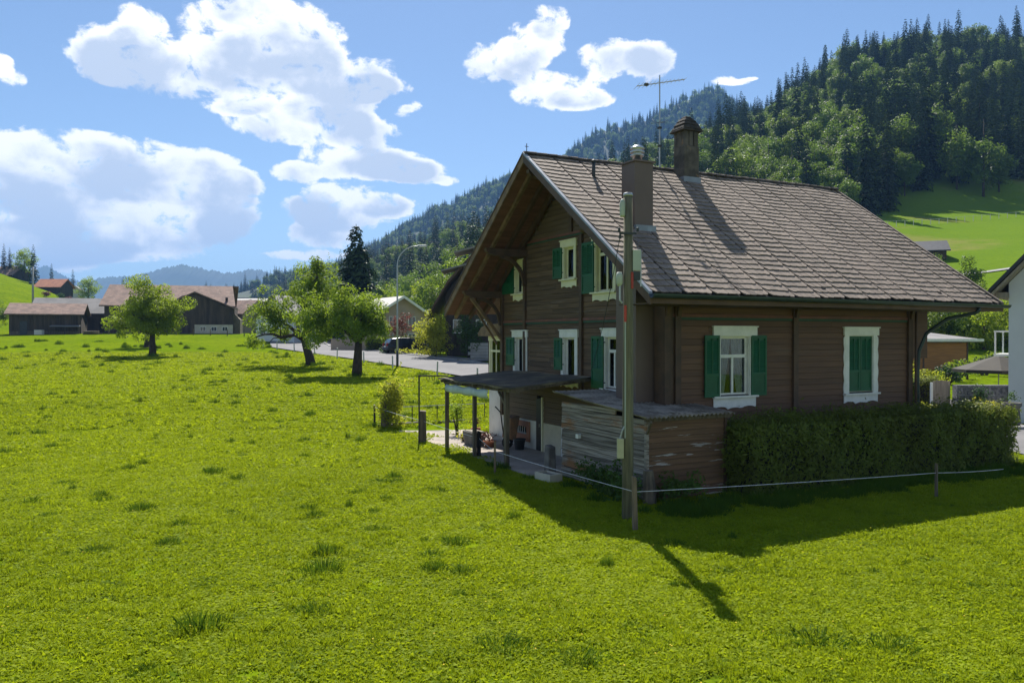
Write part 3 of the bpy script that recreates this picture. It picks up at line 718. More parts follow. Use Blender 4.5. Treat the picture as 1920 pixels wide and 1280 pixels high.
# windows
def scallop(P, a0, a1, zt, zb, o0, o1, n):
    pts = [(a0, zt), (a1, zt), (a1, zb + .06)]
    for i in range(n * 6 + 1):
        t = 1 - i / (n * 6); pts.append((a0 + (a1 - a0) * t, zb + .045 * abs(math.sin(t * math.pi * n)) ** .7 - .03 * (abs(t - .5) < .5 / n)))
    pts.append((a0, zb + .06))
    return MB().prism(pts, lambda p: P(p[0], o0, p[1]), lambda p: P(p[0], o1, p[1]))
def shutter(P, a0, a1, z0, z1, o, flip=False, louvre=True):
    m = MB(); w = .055
    bx(m, P, a0, a0 + w, o, o + .036, z0, z1); bx(m, P, a1 - w, a1, o, o + .036, z0, z1)
    zs = z0 + (z1 - z0) * .36
    for q0, q1 in ((z0, z0 + .09), (zs - .035, zs + .035), (z1 - .08, z1)): bx(m, P, a0 + w, a1 - w, o + .002, o + .034, q0, q1)
    bx(m, P, a0 + w, a1 - w, o + .008, o + .020, z0 + .09, zs - .035)
    am = (a0 + a1) / 2; bx(m, P, am - .012, am + .012, o + .006, o + .034, zs + .035, z1 - .08)
    bx(m, P, a0 + w, a1 - w, o - .004, o + .001, zs, z1 - .04)
    sh = m.build('shutter', M['shutter'], chalet)
    l = MB(); n = int((z1 - .08 - zs - .035) / .052)
    for i in range(n):
        zz = zs + .05 + i * .052
        l.hexa([P(a0 + w, o + .030, zz - .02), P(a1 - w, o + .030, zz - .02), P(a1 - w, o + .026, zz - .028), P(a0 + w, o + .026, zz - .028),
                P(a0 + w, o + .010, zz + .022), P(a1 - w, o + .010, zz + .022), P(a1 - w, o + .004, zz + .016), P(a0 + w, o + .004, zz + .016)])
    tag(l.build('louvre_slats', M['shutter'], sh), kind='stuff')
    h = MB()
    for q in (z0 + .18, z1 - .18): bx(h, P, (a1 - .01) if flip else (a0 - .05), (a1 + .05) if flip else (a0 + .01), o - .02, o + .008, q - .015, q + .015)
    h.build('hinge', M['black_metal'], sh)
    return sh
def window(P, a0, a1, z0, z1, sw=.12, top=.25, bot=.26, paint='white_paint', sash='white_paint', two=True, transom=.66, curtain=True, open_leaf=False, scal=3, blind=False):
    m = MB()
    bx(m, P, a0 - sw, a0, .016, .05, z0 - .02, z1); bx(m, P, a1, a1 + sw, .016, .05, z0 - .02, z1)
    bx(m, P, a0 - sw - .05, a1 + sw + .05, .016, .075, z1, z1 + top); bx(m, P, a0 - sw - .08, a1 + sw + .08, .02, .10, z1 + top, z1 + top + .035)
    bx(m, P, a0 - sw - .06, a1 + sw + .06, .018, .13, z0 - .07, z0 - .021)
    for s in (a0 - .005, a1 - .015): bx(m, P, s, s + .02, -.14, .017, z0, z1)
    bx(m, P, a0, a1, -.14, .017, z1 - .02, z1 - .001)
    w = m.build('window', M[paint], chalet)
    scallop(P, a0 - sw - .03, a1 + sw + .03, z0 - .071, z0 - bot - .07, .017, .045, scal).build('apron', M[paint], w)
    f = MB(); o0, o1 = -.12, -.075; fw = .05
    bx(f, P, a0 + .015, a0 + .015 + fw, o0, o1, z0, z1 - .02); bx(f, P, a1 - .015 - fw, a1 - .015, o0, o1, z0, z1 - .02)
    i0, i1 = a0 + .015 + fw, a1 - .015 - fw
    bx(f, P, i0, i1, o0, o1, z0, z0 + fw); bx(f, P, i0, i1, o0, o1, z1 - .02 - fw, z1 - .02)
    zt = z0 + (z1 - z0) * transom if transom else z1 - .02 - fw
    if transom: bx(f, P, i0, i1, o0, o1 + .015, zt - .045, zt + .045)
    if two: am = (i0 + i1) / 2; bx(f, P, am - .035, am + .035, o0, o1 + .006, z0 + fw, zt - .045 if transom else zt)
    f.build('sash', M[sash], w)
    bx(MB(), P, i0, i1, o0 + .015, o0 + .02, z0 + fw, z1 - .02 - fw).build('pane', M['glass'], w)
    if curtain:
        c = MB()
        for s in (0, 1):
            n = 14; e0, e1 = (i0, (i0 + i1) / 2) if s == 0 else ((i0 + i1) / 2, i1); V, F = [], []
            for k in range(n + 1):
                t = k / n
                for zi, zq in enumerate(np.linspace(0, 1, 5)):
                    z = z0 + .03 + (z1 - z0 - .08) * zq
                    gather = (1 - zq) ** 1.3 * (.5 if two and transom else .15); outer = e0 if s == 0 else e1; a_ = e0 + (e1 - e0) * t; a_ = a_ + (outer - a_) * gather
                    V.append(P(a_, -.15 + .012 * math.sin(t * 24), z))
            for k in range(n):
                for zi in range(4): F.append((k * 5 + zi, (k + 1) * 5 + zi, (k + 1) * 5 + zi + 1, k * 5 + zi + 1))
            c.add(V, F)
        c.build('curtain', M['curtain'], w, True)
    if blind: bx(MB(), P, i0, i1, -.20, -.19, z0, z1).build('blind', M['curtain'], w)
    if open_leaf: 
        l = MB(); q = [(i0 + .12, -.16), (i0 + .42, -.30)]
        l.bar(P(*q[0], z0 + .06), P(*q[0], zt), .045, .045); l.bar(P(*q[1], z0 + .06), P(*q[1], zt), .045, .045); l.bar(P(*q[0], z0 + .08), P(*q[1], z0 + .08), .045, .045); l.bar(P(*q[0], zt - .02), P(*q[1], zt - .02), .045, .045)
        l.build('open_casement', M[sash], w)
    return w
window(Pl, *win_l[0], sw=.20, top=.24, bot=.28, sash='white_paint', scal=3)
shutter(Pl, 2.74, 3.24, 2.28, 3.92, .055); shutter(Pl, 4.36, 4.90, 2.28, 3.92, .055, True)
w2 = window(Pl, *win_l[1], sw=.17, top=.22, bot=.24, curtain=False, scal=3)
shutter(Pl, 8.20, 8.685, 2.27, 3.90, -.03); shutter(Pl, 8.70, 9.19, 2.27, 3.90, -.03, True)
for s, e in ((8.01, -1), (9.38, 1)):      # fretted edges beside the closed pair
    pts = [(s, 2.15)] + [(s + e * (.02 + .035 * abs(math.sin(k * .62))), 2.15 + k * .09) for k in range(20)] + [(s, 3.9)]
    MB().prism(pts, lambda p: Pl(p[0], .017, p[1]), lambda p: Pl(p[0], .043, p[1])).build('fretwork', M['white_paint'], w2)
window(Pg, *win_g[0], sw=.13, top=.20, bot=.22, paint='cream_paint', sash='cream_paint', two=False, transom=0, scal=3)
shutter(Pg, 6.86, 7.42, 5.74, 6.72, .055)
window(Pg, *win_g[1], sw=.15, top=.20, bot=.22, paint='cream_paint', sash='cream_paint', open_leaf=True, transom=.78, scal=3)
shutter(Pg, 4.98, 5.64, 5.18, 6.72, .055)
window(Pg, *win_g[2], sw=.12, top=.16, bot=.20, paint='cream_paint', sash='cream_paint', two=False, transom=0, scal=2)
shutter(Pg, 10.24, 11.14, 5.42, 6.44, .055)
window(Pg, *win_g[3], sw=.16, top=.22, bot=.26, two=True, transom=0, scal=3, blind=True, curtain=False); shutter(Pg, 10.20, 10.82, 2.86, 3.86, .055)
window(Pg, *win_g[4], sw=.16, top=.22, bot=.26, two=False, transom=0, scal=3); shutter(Pg, 6.84, 7.34, 2.82, 3.84, .055)
window(Pg, *win_g[5], sw=.12, top=.22, bot=.20, two=True, transom=.72, scal=3); shutter(Pg, 4.46, 5.10, 2.36, 3.90, .055)

# roof: two slabs, tiles on the near slope
def slab(v0, v1, t0, t1, u0=0.0, u1=L_R):
    m = MB(); z0, z1 = roof_z(v0), roof_z(v1)
    return m.hexa([(u0, v0, z0 - t1), (u1, v0, z0 - t1), (u1, v1, z1 - t1), (u0, v1, z1 - t1), (u0, v0, z0 - t0), (u1, v0, z0 - t0), (u1, v1, z1 - t0), (u0, v1, z1 - t0)])
roof = slab(.02, VM, .075, .20, .03, L_R - .03).build('roof', M['tile_under'], chalet)
slab(VM, W_R - .02, .03, .20, .03, L_R - .03).build('far_roof_slope', M['tile'], chalet)
SL = math.hypot(VM, Z_R - Z_E); ca, sa = VM / SL, (Z_R - Z_E) / SL
NC, TW = 29, .2295; EX = (SL - .02) / NC
def tile_mesh(nl, nr, seed):
    r = random.Random(seed); W = TW - .005; Lt = EX + .055; t = .030
    x0, x1 = (.020 if nl else .001), W - (.020 if nr else .001)
    top = [(x0 + (.062 if nl else .012), 0)]
    for k in (1, 2): top.append((x0 + (x1 - x0) * k / 3, r.uniform(-.022, .008)))
    top += [(x1 - (.062 if nr else .012), 0), (x1, .095 if nr else .010), (x1, Lt), (x0, Lt), (x0, .095 if nl else .010)]
    return MB().prism(top, lambda p: (p[0], p[1], t + .030 * (1 - p[1] / Lt)), lambda p: (p[0], p[1], .002 + .030 * (1 - p[1] / Lt))).mesh('roof_tile', M['tile'])
TM = {(l, r_, k): tile_mesh(l, r_, k * 7 + l * 3 + r_) for l in (0, 1) for r_ in (0, 1) for k in range(3)}
ROT = Matrix(((1, 0, 0), (0, ca, -sa), (0, sa, ca)))
tiles = []
for c in range(NC):
    for k in range(int(L_R / TW)):
        u = .06 + k * TW + .005 * (c % 2); s = .0 + c * EX
        v, z = s * ca, Z_E + s * sa
        X, D = hw(u, v); nl = k % 4 == 0; nr = k % 4 == 3
        tiles.append((math.hypot(X, D), u, s, (1 if nl else 0, 1 if nr else 0, rnd.randrange(3)), rnd.uniform(-.004, .004), rnd.uniform(-.012, .012), rnd.uniform(-.02, .02)))
tiles.sort(key=lambda q: q[0])
stuff_v, stuff_f = [], []
for i, (_, u, s, key, ju, js, jr) in enumerate(tiles):
    base = Vector((0, 0, 0)); M3 = ROT @ Matrix.Rotation(jr, 3, 'Z')
    p = Vector((u + ju, 0, 0)) + ROT @ Vector((0, s + js, -.045 + .014 * math.sin(u * .9 + s * .6) + .008 * math.sin(u * 2.3 - s * 1.7))) + Vector((0, 0, Z_E))
    if i < 300:
        o = new_obj('roof_tile', TM[key], roof); o.matrix_local = Matrix.Translation(p) @ M3.to_4x4()
    else:
        b0 = len(stuff_v); me = TM[key]
        stuff_v += [tuple(M3 @ q.co + p) for q in me.vertices]; stuff_f += [tuple(b0 + x for x in f.vertices) for f in me.polygons]
me = bpy.data.meshes.new('roof_tiles_upper'); me.from_pydata(stuff_v, [], stuff_f); me.materials.append(M['tile'])
tag(new_obj('roof_tile_field', me, roof), kind='stuff')
rm = MB(); n = 12
V = []
for e in (0, 1):
    for k in range(7): t = math.pi * k / 6; V.append((e * .40, -.13 * math.cos(t), .10 * math.sin(t) + .012 * e))
F = [(k, k + 1, k + 8, k + 7) for k in range(6)] + [tuple(range(6, -1, -1)), tuple(range(7, 14))]
rtm = MB().add(V, F).mesh('ridge_tile', M['ridge_tile'], True)
for k in range(36):
    o = new_obj('ridge_tile', rtm, roof, (.0 + k * .37, VM + rnd.uniform(-.01, .01), Z_R - .06 + rnd.uniform(-.008, .008)))
fin = MB().tube([(.10, VM, Z_R), (.10, VM, Z_R + .28)], .012, 6).tube([(.04, VM, Z_R + .19), (.16, VM, Z_R + .19)], .01, 6).build('finial', M['black_metal'], chalet)
# verges, barge boards, rafters, soffit
def verge(u0, u1, t0, t1, near, name, mat, v_in=0.0, v_out=0.0):
    m = MB(); e0, e1 = (0 + v_out, VM - v_in) if near else (W_R - v_out, VM + v_in)
    a0, a1 = roof_z(e0), roof_z(e1)
    m.hexa([(u0, e0, a0 - t1), (u1, e0, a0 - t1), (u1, e1, a1 - t1), (u0, e1, a1 - t1), (u0, e0, a0 - t0), (u1, e0, a0 - t0), (u1, e1, a1 - t0), (u0, e1, a1 - t0)])
    return m.build(name, mat, chalet)
verge(-.045, .05, -.012, .055, True, 'verge_flashing', M['flashing'])
verge(-.045, .05, -.012, .045, False, 'verge_strip', M['timber'])
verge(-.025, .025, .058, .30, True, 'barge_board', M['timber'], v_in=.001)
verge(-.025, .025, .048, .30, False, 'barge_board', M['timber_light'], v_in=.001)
verge(.03, .36, .225, .25, False, 'soffit_strip', M['soffit'], .05, .02)
for u in (.36, .95, 1.45): verge(u, u + .11, .225, .40, False, 'rafter', M['timber_light' if u < .5 else 'timber'], v_in=.08, v_out=.03)
verge(L_R - .05, L_R + .045, -.012, .055, True, 'verge_strip', M['tile']); verge(L_R - .02, L_R + .025, .058, .28, True, 'barge_board', M['timber'])
nb = 50
for i in range(nb):
    s0, s1 = SL * i / nb + .004, SL * (i + 1) / nb - .004
    def q(s, d): return (W_R - s * ca - d * sa * 0, Z_E + s * sa - d)
    (v0, z0), (v1, z1) = q(s0, .20), q(s1, .20)
    MB().hexa([(.04, v0, z0 - .022), (G0 + .03, v0, z0 - .022), (G0 + .03, v1, z1 - .022), (.04, v1, z1 - .022), (.04, v0, z0 - .001), (G0 + .03, v0, z0 - .001), (G0 + .03, v1, z1 - .001), (.04, v1, z1 - .001)]).build('soffit_board', M['soffit'], chalet)
# purlins with shaped heads and curved braces under the gable overhang
for v, dz, big in ((9.40, 0, 1), (11.28, 0, 1), (VM, -.1, 0), (3.30, 0, 0)):
    zt = under(v) - .19 + dz; h = .24
    prof = [(.12, zt), (G0 + .02, zt), (G0 + .02, zt - h), (.42, zt - h), (.34, zt - h + .05), (.22, zt - h + .06), (.14, zt - .10)]
    MB().prism(prof, lambda p, v=v: (p[0], v - .09, p[1]), lambda p, v=v: (p[0], v + .09, p[1])).build('purlin', M['timber'], chalet)
    if big:
        zb = zt - h; arc = []
        arc = [(G0 - .09 - .95 * (1 - math.cos(t)), zb - 1.0 + .98 * math.sin(t)) for t in np.linspace(0, math.pi / 2, 10)]
        m = MB()
        for p, q_ in zip(arc[:-1], arc[1:]): m.bar((p[0], v, p[1]), (q_[0], v, q_[1]), .12, .10, (0, 1, 0))
        m.build('arched_brace', M['timber'], chalet)
        if v > 10:
            MB().bar((G0 - .05, v, zb - 1.5), (.45, v, zb - .02), .11, .12, (0, 1, 0)).build('strut', M['timber_light'], chalet)
            MB().bar((G0 - .05, v + .35, zb - 1.7), (.95, v + .6, zb - .5), .07, .07, (0, 1, 0)).build('strut', M['timber_light'], chalet)
# near eave: fascia, gutter, downpipes
MB().box(-.02, L_R + .02, -.012, .016, Z_E - .27, Z_E - .075).build('fascia', M['fascia'], chalet)
MB().box(.05, L_R, .03, W0 - .02, Z_E - .27, Z_E - .245).build('eave_soffit', M['timber'], chalet)
gp = [(-.20 + .10 + .10 * math.cos(t), .105 * math.sin(t)) for t in np.linspace(math.pi, 2 * math.pi, 9)]
gp = gp + [(p[0] * .9 - .0075, p[1] * .88) for p in reversed(gp)]
MB().prism(gp, lambda p: (-.06, p[0] - .014, Z_E - .045 + p[1]), lambda p: (L_R + .1, p[0] - .014, Z_E - .075 + p[1])).build('gutter', M['gutter'], chalet)
MB().tube([(12.0, -.085, Z_E - .13), (12.0, -.085, Z_E - .28), (11.96, .0, Z_E - .34), (11.55, .6, Z_E - .50), (11.2, 1.05, Z_E - .95), (11.08, 1.22, Z_E - 1.5), (11.07, 1.25, Z_E - 2.2), (11.07, 1.25, .2)], .055, 8).build('downpipe', M['gutter'], chalet, True)
MB().tube([(10.98, 1.24, 5.0), (10.98, 1.24, .2)], .04, 8).build('cable_pipe', M['timber'], chalet, True)
MB().box(G1 - .02, G1 + 1.2, W0 + .3, W0 + .44, 3.2, 5.2).build('rear_balcony_screen', M['wall_brown'], chalet)

# metal-clad flue: shaft on the gable and chimney above the roof
MB().box(.886, G0 - .10, 1.82, 2.72, 1.9, under(2.2) - .02).build('flue_shaft', M['chimney_metal'], chalet, bevel=.006)
ch = MB().box(1.45, 2.06, 2.66, 3.28, 6.5, 8.62).build('chimney', M['chimney_metal'], chalet, bevel=.006)
MB().box(1.40, 2.11, 2.61, 3.33, 8.62, 8.67).build('cap', M['chimney_metal'], ch)
MB().lathe([(.13, 0), (.13, .16), (.19, .17), (.19, .20), (.13, .21), (.13, .25), (.20, .26), (.20, .30), (.14, .31), (.14, .36), (.21, .37), (.16, .43), (.05, .47)], (1.755, 2.97, 8.67), 18).build('cowl', M['steel'], ch, True)
fl = MB().box(1.42, 2.09, 2.56, 2.65, 6.72, 6.90)
fl.build('chimney_flashing', M['flashing'], ch)
oc = MB().box(5.56, 6.18, 5.66, 6.22, 8.75, 10.15).build('old_chimney', M['old_masonry'], chalet, bevel=.03)
MB().box(5.52, 6.22, 5.62, 6.26, 8.85, 9.12).build('base_course', M['flashing'], oc)
hd = MB()
for x in (5.58, 5.77, 5.97): 
    hd.box(x, x + .16, 5.665, 5.80, 10.15, 10.62); hd.box(x, x + .16, 6.08, 6.21, 10.15, 10.62)
hd.box(5.58, 5.72, 5.82, 6.06, 10.15, 10.62).box(6.01, 6.15, 5.82, 6.06, 10.15, 10.62)
hd.build('vent_head', M['old_masonry'], oc)
cp = MB()
def pyr(m, c, r0, r1, z0, z1, ry=None): m.hexa([(c[0] - r0, c[1] - r0 * .93, z0), (c[0] + r0, c[1] - r0 * .93, z0), (c[0] + r0, c[1] + r0 * .93, z0), (c[0] - r0, c[1] + r0 * .93, z0), (c[0] - r1, c[1] - r1 * .93, z1), (c[0] + r1, c[1] - r1 * .93, z1), (c[0] + r1, c[1] + r1 * .93, z1), (c[0] - r1, c[1] + r1 * .93, z1)])
for r0, r1, z0, z1 in ((.41, .40, 10.62, 10.69), (.39, .31, 10.69, 10.84), (.33, .24, 10.84, 10.97), (.26, .16, 10.97, 11.09), (.16, .10, 11.09, 11.16)): pyr(cp, (5.87, 5.94), r0, r1, z0, z1)
cp.build('stone_cap', M['dark_stone'], oc, bevel=.03)
MB().tube([(1.86, 5.35, 8.6), (1.86, 5.35, 9.16)], .055, 10).lathe([(.09, 0), (.09, .03), (.02, .08)], (1.86, 5.35, 9.16), 10).build('vent_pipe', M['dark_grey'], chalet, True)

# glazed porch beyond the far corner
pz = 2.2
pw = MB().box(2.25, 5.2, W1 + .02, 13.6, 0, pz); pw.build('porch_base', M['plaster_white'], chalet)
pf = MB()
for v in (11.40, 12.05, 13.40): pf.box(2.20, 2.32, v, v + .10, pz, 3.72)
pf.box(2.20, 2.32, W1 + .02, 13.6, 3.72, 3.90); pf.box(2.20, 2.32, W1 + .02, 13.6, pz, pz + .10); pf.box(2.215, 2.305, W1 + .1, 13.5, 3.28, 3.36)
po = pf.build('porch_frame', M['cream_paint'], chalet)
for v in (12.15, 12.55, 12.95): MB().box(2.235, 2.285, v + .36, v + .42, pz + .1, 3.72).build('mullion', M['cream_paint'], po)
MB().box(2.255, 2.265, 12.15, 13.40, pz + .10, 3.72).build('pane', M['glass'], po)
MB().box(2.9, 2.95, 11.4, 13.5, pz + .1, 3.2).build('porch_blind', M['curtain'], po)
MB().box(2.22, 2.36, 13.45, 13.62, pz, 3.9).build('porch_post', M['timber'], po)
MB().prism([(W1 + .05, 3.9), (14.0, 3.9), (14.02, 4.02), (13.75, 4.24), (13.3, 4.34), (W1 + .05, 4.42)], lambda p: (1.95, p[0], p[1]), lambda p: (5.4, p[0], p[1])).build('porch_roof', M['timber_light'], chalet)

# ------------------------------------------------------------------ shed at the chalet's near corner
SZ0, SZ1 = 2.02, 2.36
shed = empty('lean_to_shed', (*hw(0, 0), 0), CH_ANG, 'weathered plank lean-to shed with corrugated roof against the chalet corner', 'shed')
def shz(v): return SZ0 + (SZ1 - SZ0) * (v + .1) / 4.3
MB().box(.06, 1.60, .22, 4.06, 0, 1.9).build('inner_wall', M['interior'], shed)
MB().box(1.60, 2.30, .22, 1.30, 0, 1.9).build('inner_wall', M['interior'], shed)
def Ps(v, o, z): return (.03 - o, v, z)
def Pr(u, o, z): return (u, .18 - o, z)
n = 14
for i in range(n):
    z0, z1 = .02 + i * .148, .02 + (i + 1) * .148
    zr = shz(.2) - .06
    v0, v1 = .20 + rnd.uniform(-.02, .02), 4.08 + rnd.uniform(-.03, .03)
    if z1 > shz(v0) - .05: v0 = max(v0, (z1 + .05 - SZ0) / (SZ1 - SZ0) * 4.3 - .1)
    if v0 > 3.9: continue
    o = rnd.uniform(0, .012); dz = rnd.uniform(-.012, .012)
    m = MB(); m.hexa([Ps(v0, -.01, z0 + .006), Ps(v1, -.01, z0 + .006 + dz), Ps(v1, .030 + o, z0 + .006 + dz), Ps(v0, .030 + o, z0 + .006), Ps(v0, -.01, z1 - .006), Ps(v1, -.01, z1 - .006 + dz), Ps(v1, .012 + o, z1 - .006 + dz), Ps(v0, .012 + o, z1 - .006)])
    m.build('plank', M['grey_boards'], shed)
for i in range(14):
    z0, z1 = .02 + i * .136, .02 + (i + 1) * .136
    o = rnd.uniform(0, .006)
    m = MB(); m.hexa([Pr(.06, -.01, z0 + .004), Pr(2.34, -.01, z0 + .004), Pr(2.34, .026 + o, z0 + .004), Pr(.06, .026 + o, z0 + .004), Pr(.06, -.01, z1 - .004), Pr(2.34, -.01, z1 - .004), Pr(2.34, .014 + o, z1 - .004), Pr(.06, .014 + o, z1 - .004)])
    m.build('plank', M['peel_boards'], shed)
MB().box(-.03, .055, .13, .20, 0, 1.95).build('corner_board', M['grey_boards'], shed)
MB().box(2.345, 2.42, .12, .20, 0, 1.95).build('corner_board', M['timber'], shed)
MB().box(-.08, 2.5, .06, .14, 1.90, 1.97).build('eave_batten', M['old_post'], shed)
MB().bar((-.02, .1, 1.62), (-.10, -.16, 1.92), .05, .05).build('brace', M['old_post'], shed)
MB().lathe([(.02, 0), (.06, .01), (.06, .05), (.03, .06)], (0, 0, 0), 12)
b_ = MB().box(-.12, -.02, 3.02, 3.14, 1.18, 1.29).build('wall_socket', M['white_paint'], shed)
def corr(u0, u1, v0, v1):
    nu = int((u1 - u0) / .0215); nv_ = 10; V = []
    for j in range(nv_ + 1):
        v = v0 + (v1 - v0) * j / nv_
        for i in range(nu + 1):
            u = u0 + (u1 - u0) * i / nu; V.append((u, v, shz(v) + .026 * math.sin(2 * math.pi * u / .13) + .012 * math.sin(v * 3 + u0 * 9) * (.4 if u0 else 1)))
    A_ = np.array(V); B_ = A_ - [0, 0, .012]; c = nu + 1
    i = (np.arange(nv_)[:, None] * c + np.arange(nu)[None]).ravel(); F1 = np.stack([i, i + 1, i + c + 1, i + c], 1); nA = len(A_)
    side = [(k, k + nA, k + 1 + nA, k + 1) for k in range(nu)] + [(k * c, (k + 1) * c, (k + 1) * c + nA, k * c + nA) for k in range(nv_)]
    return np_mesh('corrugated_sheet', np.concatenate([A_, B_]), np.concatenate([F1, F1[:, ::-1] + nA, np.array(side)]), M['corrugated'], True)
for k, (u0, u1, v0, v1) in enumerate(((-.22, .70, -.12, 4.22), (.68, 1.58, -.10, 4.20), (1.56, 2.46, -.13, 1.30))):
    new_obj('corrugated_sheet', corr(u0, u1, v0, v1), shed, (0, 0, .004 * k))

# ------------------------------------------------------------------ terrace, canopy and what stands there
V = [(-.85, 4.2), (1.66, 4.2), (1.66, 11.3), (2.2, 11.3), (2.2, 16.9), (-.85, 16.9)]
m = MB(); m.prism(V, lambda p: (p[0], p[1], -.2), lambda p: (p[0], p[1], .055))
o = m.build('terrace', M['concrete']); o.location = (*hw(0, 0), 0); o.rotation_euler = (0, 0, CH_ANG); tag(o, kind='structure')
can = empty('canopy', (*hw(0, 0), 0), CH_ANG, 'flat felt-covered wooden canopy on posts along the chalet gable', 'canopy')
def cz(u): return 2.44 + (2.69 - 2.44) * (u + 1.05) / 2.75
V = []
for k, (u, v) in enumerate([(a_, b_) for b_ in np.linspace(5.14, 10.75, 12) for a_ in np.linspace(-1.05, 1.66, 7)]): V.append((u, v, cz(u) + .02 * math.sin(v * 2.1 + u) + rnd.uniform(-.008, .008)))
A_ = np.array(V); i = (np.arange(11)[:, None] * 7 + np.arange(6)[None]).ravel(); F1 = np.stack([i, i + 1, i + 8, i + 7], 1); nA = len(A_)
per = [k for k in range(7)] + [k * 7 + 6 for k in range(1, 12)] + [77 + k for k in range(5, -1, -1)] + [k * 7 for k in range(10, 0, -1)]
side = [(per[k], per[(k + 1) % len(per)], per[(k + 1) % len(per)] + nA, per[k] + nA) for k in range(len(per))]
new_obj('roof_felt', np_mesh('roof_felt', np.concatenate([A_, A_ - [0, 0, .05]]), np.concatenate([F1, F1[:, ::-1] + nA, np.array(side)]), M['felt']), can)
for k in range(7):
    v = 5.22 + k * .90; MB().bar((-1.0, v, cz(-1.0) - .10), (1.64, v, cz(1.64) - .10), .07, .09).build('rafter', M['old_post'], can)
MB().box(-.86, -.74, 5.2, 10.7, 2.26, 2.345).build('beam', M['old_post'], can)
for v, w in ((5.91, .13), (8.21, .11), (10.55, .11)): MB().box(-.80 - w / 2, -.80 + w / 2, v - w / 2, v + w / 2, 0, 2.26).build('post', M['old_post'], can)
MB().bar((-.8, 5.97, 1.85), (-.8, 6.45, 2.25), .06, .06).build('knee_brace', M['old_post'], can)
# rolled awning hanging under the beam
V, F = [], []
for i in range(13):
    t = i / 12
    for j in range(5):
        q = j / 4; V.append((-.93 - .05 * math.sin(q * 3), 6.9 + 3.4 * t, 2.26 - .27 * q + .018 * math.sin(t * 19 + q * 2)))
for i in range(12):
    for j in range(4): F.append((i * 5 + j, (i + 1) * 5 + j, (i + 1) * 5 + j + 1, i * 5 + j + 1))
aw = MB().add(V, F).build('awning', M['awning'], None, True); aw.location = (*hw(0, 0), 0); aw.rotation_euler = (0, 0, CH_ANG)
sm = aw.modifiers.new('thickness', 'SOLIDIFY'); sm.thickness = .01
tag(aw, 'pale turquoise cloth awning strip hanging from the canopy beam', 'awning')
# thin pipe frame beside the canopy
fx = empty('pipe_frame', (*hw(-1.05, 11.7), 0), CH_ANG, 'thin black pipe frame with hooks standing in grass beside the canopy', 'frame')
MB().tube([(-.35, 0, 0), (-.35, 0, 2.52)], .028, 6).build('upright', M['black_metal'], fx)
MB().tube([(-.37, 0, 2.49), (.62, -.35, 2.49)], .022, 6).build('arm', M['black_metal'], fx)
for k in (.15, .35):
    pts = [(k - .2 + .05 * math.sin(t), -.1, 2.40 + .09 * math.cos(t)) for t in np.linspace(0, 5.2, 9)]
    MB().tube(pts, .011, 5).build('hook', M['black_metal'], fx)
def local_thing(name, u, v, label, cat, z=.055, rz=0, group=None): return empty(name, (*hw(u, v), z), CH_ANG + rz, label, cat, group)
# wheelbarrow tipped up against the wall
wb = local_thing('wheelbarrow', .95, 9.4, 'old wheelbarrow tipped up on its nose against the cellar wall', 'wheelbarrow')
tl = MB().hexa([(-.05, -.30, .35), (.16, -.34, .28), (.16, .34, .28), (-.05, .30, .35), (.02, -.26, 1.05), (.34, -.33, 1.12), (.34, .33, 1.12), (.02, .26, 1.05)]); tl.build('tray', M['rust'], wb, bevel=.02)
for s in (-1, 1): 
    MB().tube([(-.02, s * .12, .22), (-.06, s * .24, .7), (-.10, s * .29, 1.2), (-.30, s * .31, 1.42)], .022, 6).build('handle', M['black_metal'], wb, True)
wh = MB().lathe([(.06, -.05), (.19, -.05), (.21, -.03), (.21, .03), (.19, .05), (.06, .05)], (0, 0, 0), 16); w_ = wh.build('wheel', M['rubber'], wb, True); w_.rotation_euler = (R_(90), 0, 0); w_.location = (.02, 0, .21)
MB().lathe([(.03, -.06), (.07, -.055), (.07, .055), (.03, .06)], (0, 0, 0), 10).build('rim', M['steel'], w_)
bk = local_thing('bucket', 1.2, 8.95, 'dark grey bucket on the terrace under the cellar window', 'bucket')
MB().lathe([(.15, 0), (.20, .34), (.215, .34), (.215, .37), (.19, .37), (.14, .03)], n=18).build('body', M['dark_grey'], bk, True)
MB().tube([(.2, 0, .35), (.24, 0, .25), (.17, .17, .2), (0, .24, .2), (-.17, .17, .2), (-.24, 0, .25), (-.2, 0, .35)], .007, 5).build('bail', M['steel'], bk)
def potted(u, v, r, h, label, mat, leafm, n, spread, hh, seed, cat='potted plant'):
    t = local_thing('potted_plant', u, v, label, cat)
    MB().lathe([(r * .7, 0), (r * .95, h * .8), (r * 1.06, h * .8), (r * 1.08, h), (r * .92, h), (r * .9, h * .85)], n=18).build('pot', mat, t, True)
    rs = np.random.RandomState(seed); c = [(rs.normal() * spread * .5, rs.normal() * spread * .5, h + rs.uniform(.1, hh), rs.uniform(.08, .16)) for _ in range(n)]
    Vv, Ff = clump_leaves(c, 900, .06, rs); new_obj('foliage', np_mesh('foliage', Vv, Ff, leafm), t)
    mb = MB()
    for q in c: mb.tube([(0, 0, h * .8), (q[0] * .5, q[1] * .5, h + (q[2] - h) * .5), q[:3]], .008, 5)
    mb.build('stems', M['bark'], t); return t
potted(.55, 9.95, .22, .22, 'shallow terracotta bowl with withered plant on the terrace', M['terracotta'], M['leaf_red'], 12, .3, .35, 3)
potted(.9, 11.9, .17, .45, 'tall terracotta pot with bare twigs by the white porch wall', M['terracotta'], M['leaf_red'], 8, .2, .3, 4)
tr = local_thing('stone_trough', .3, 10.7, 'pale stone planting trough on the terrace by the porch', 'trough')
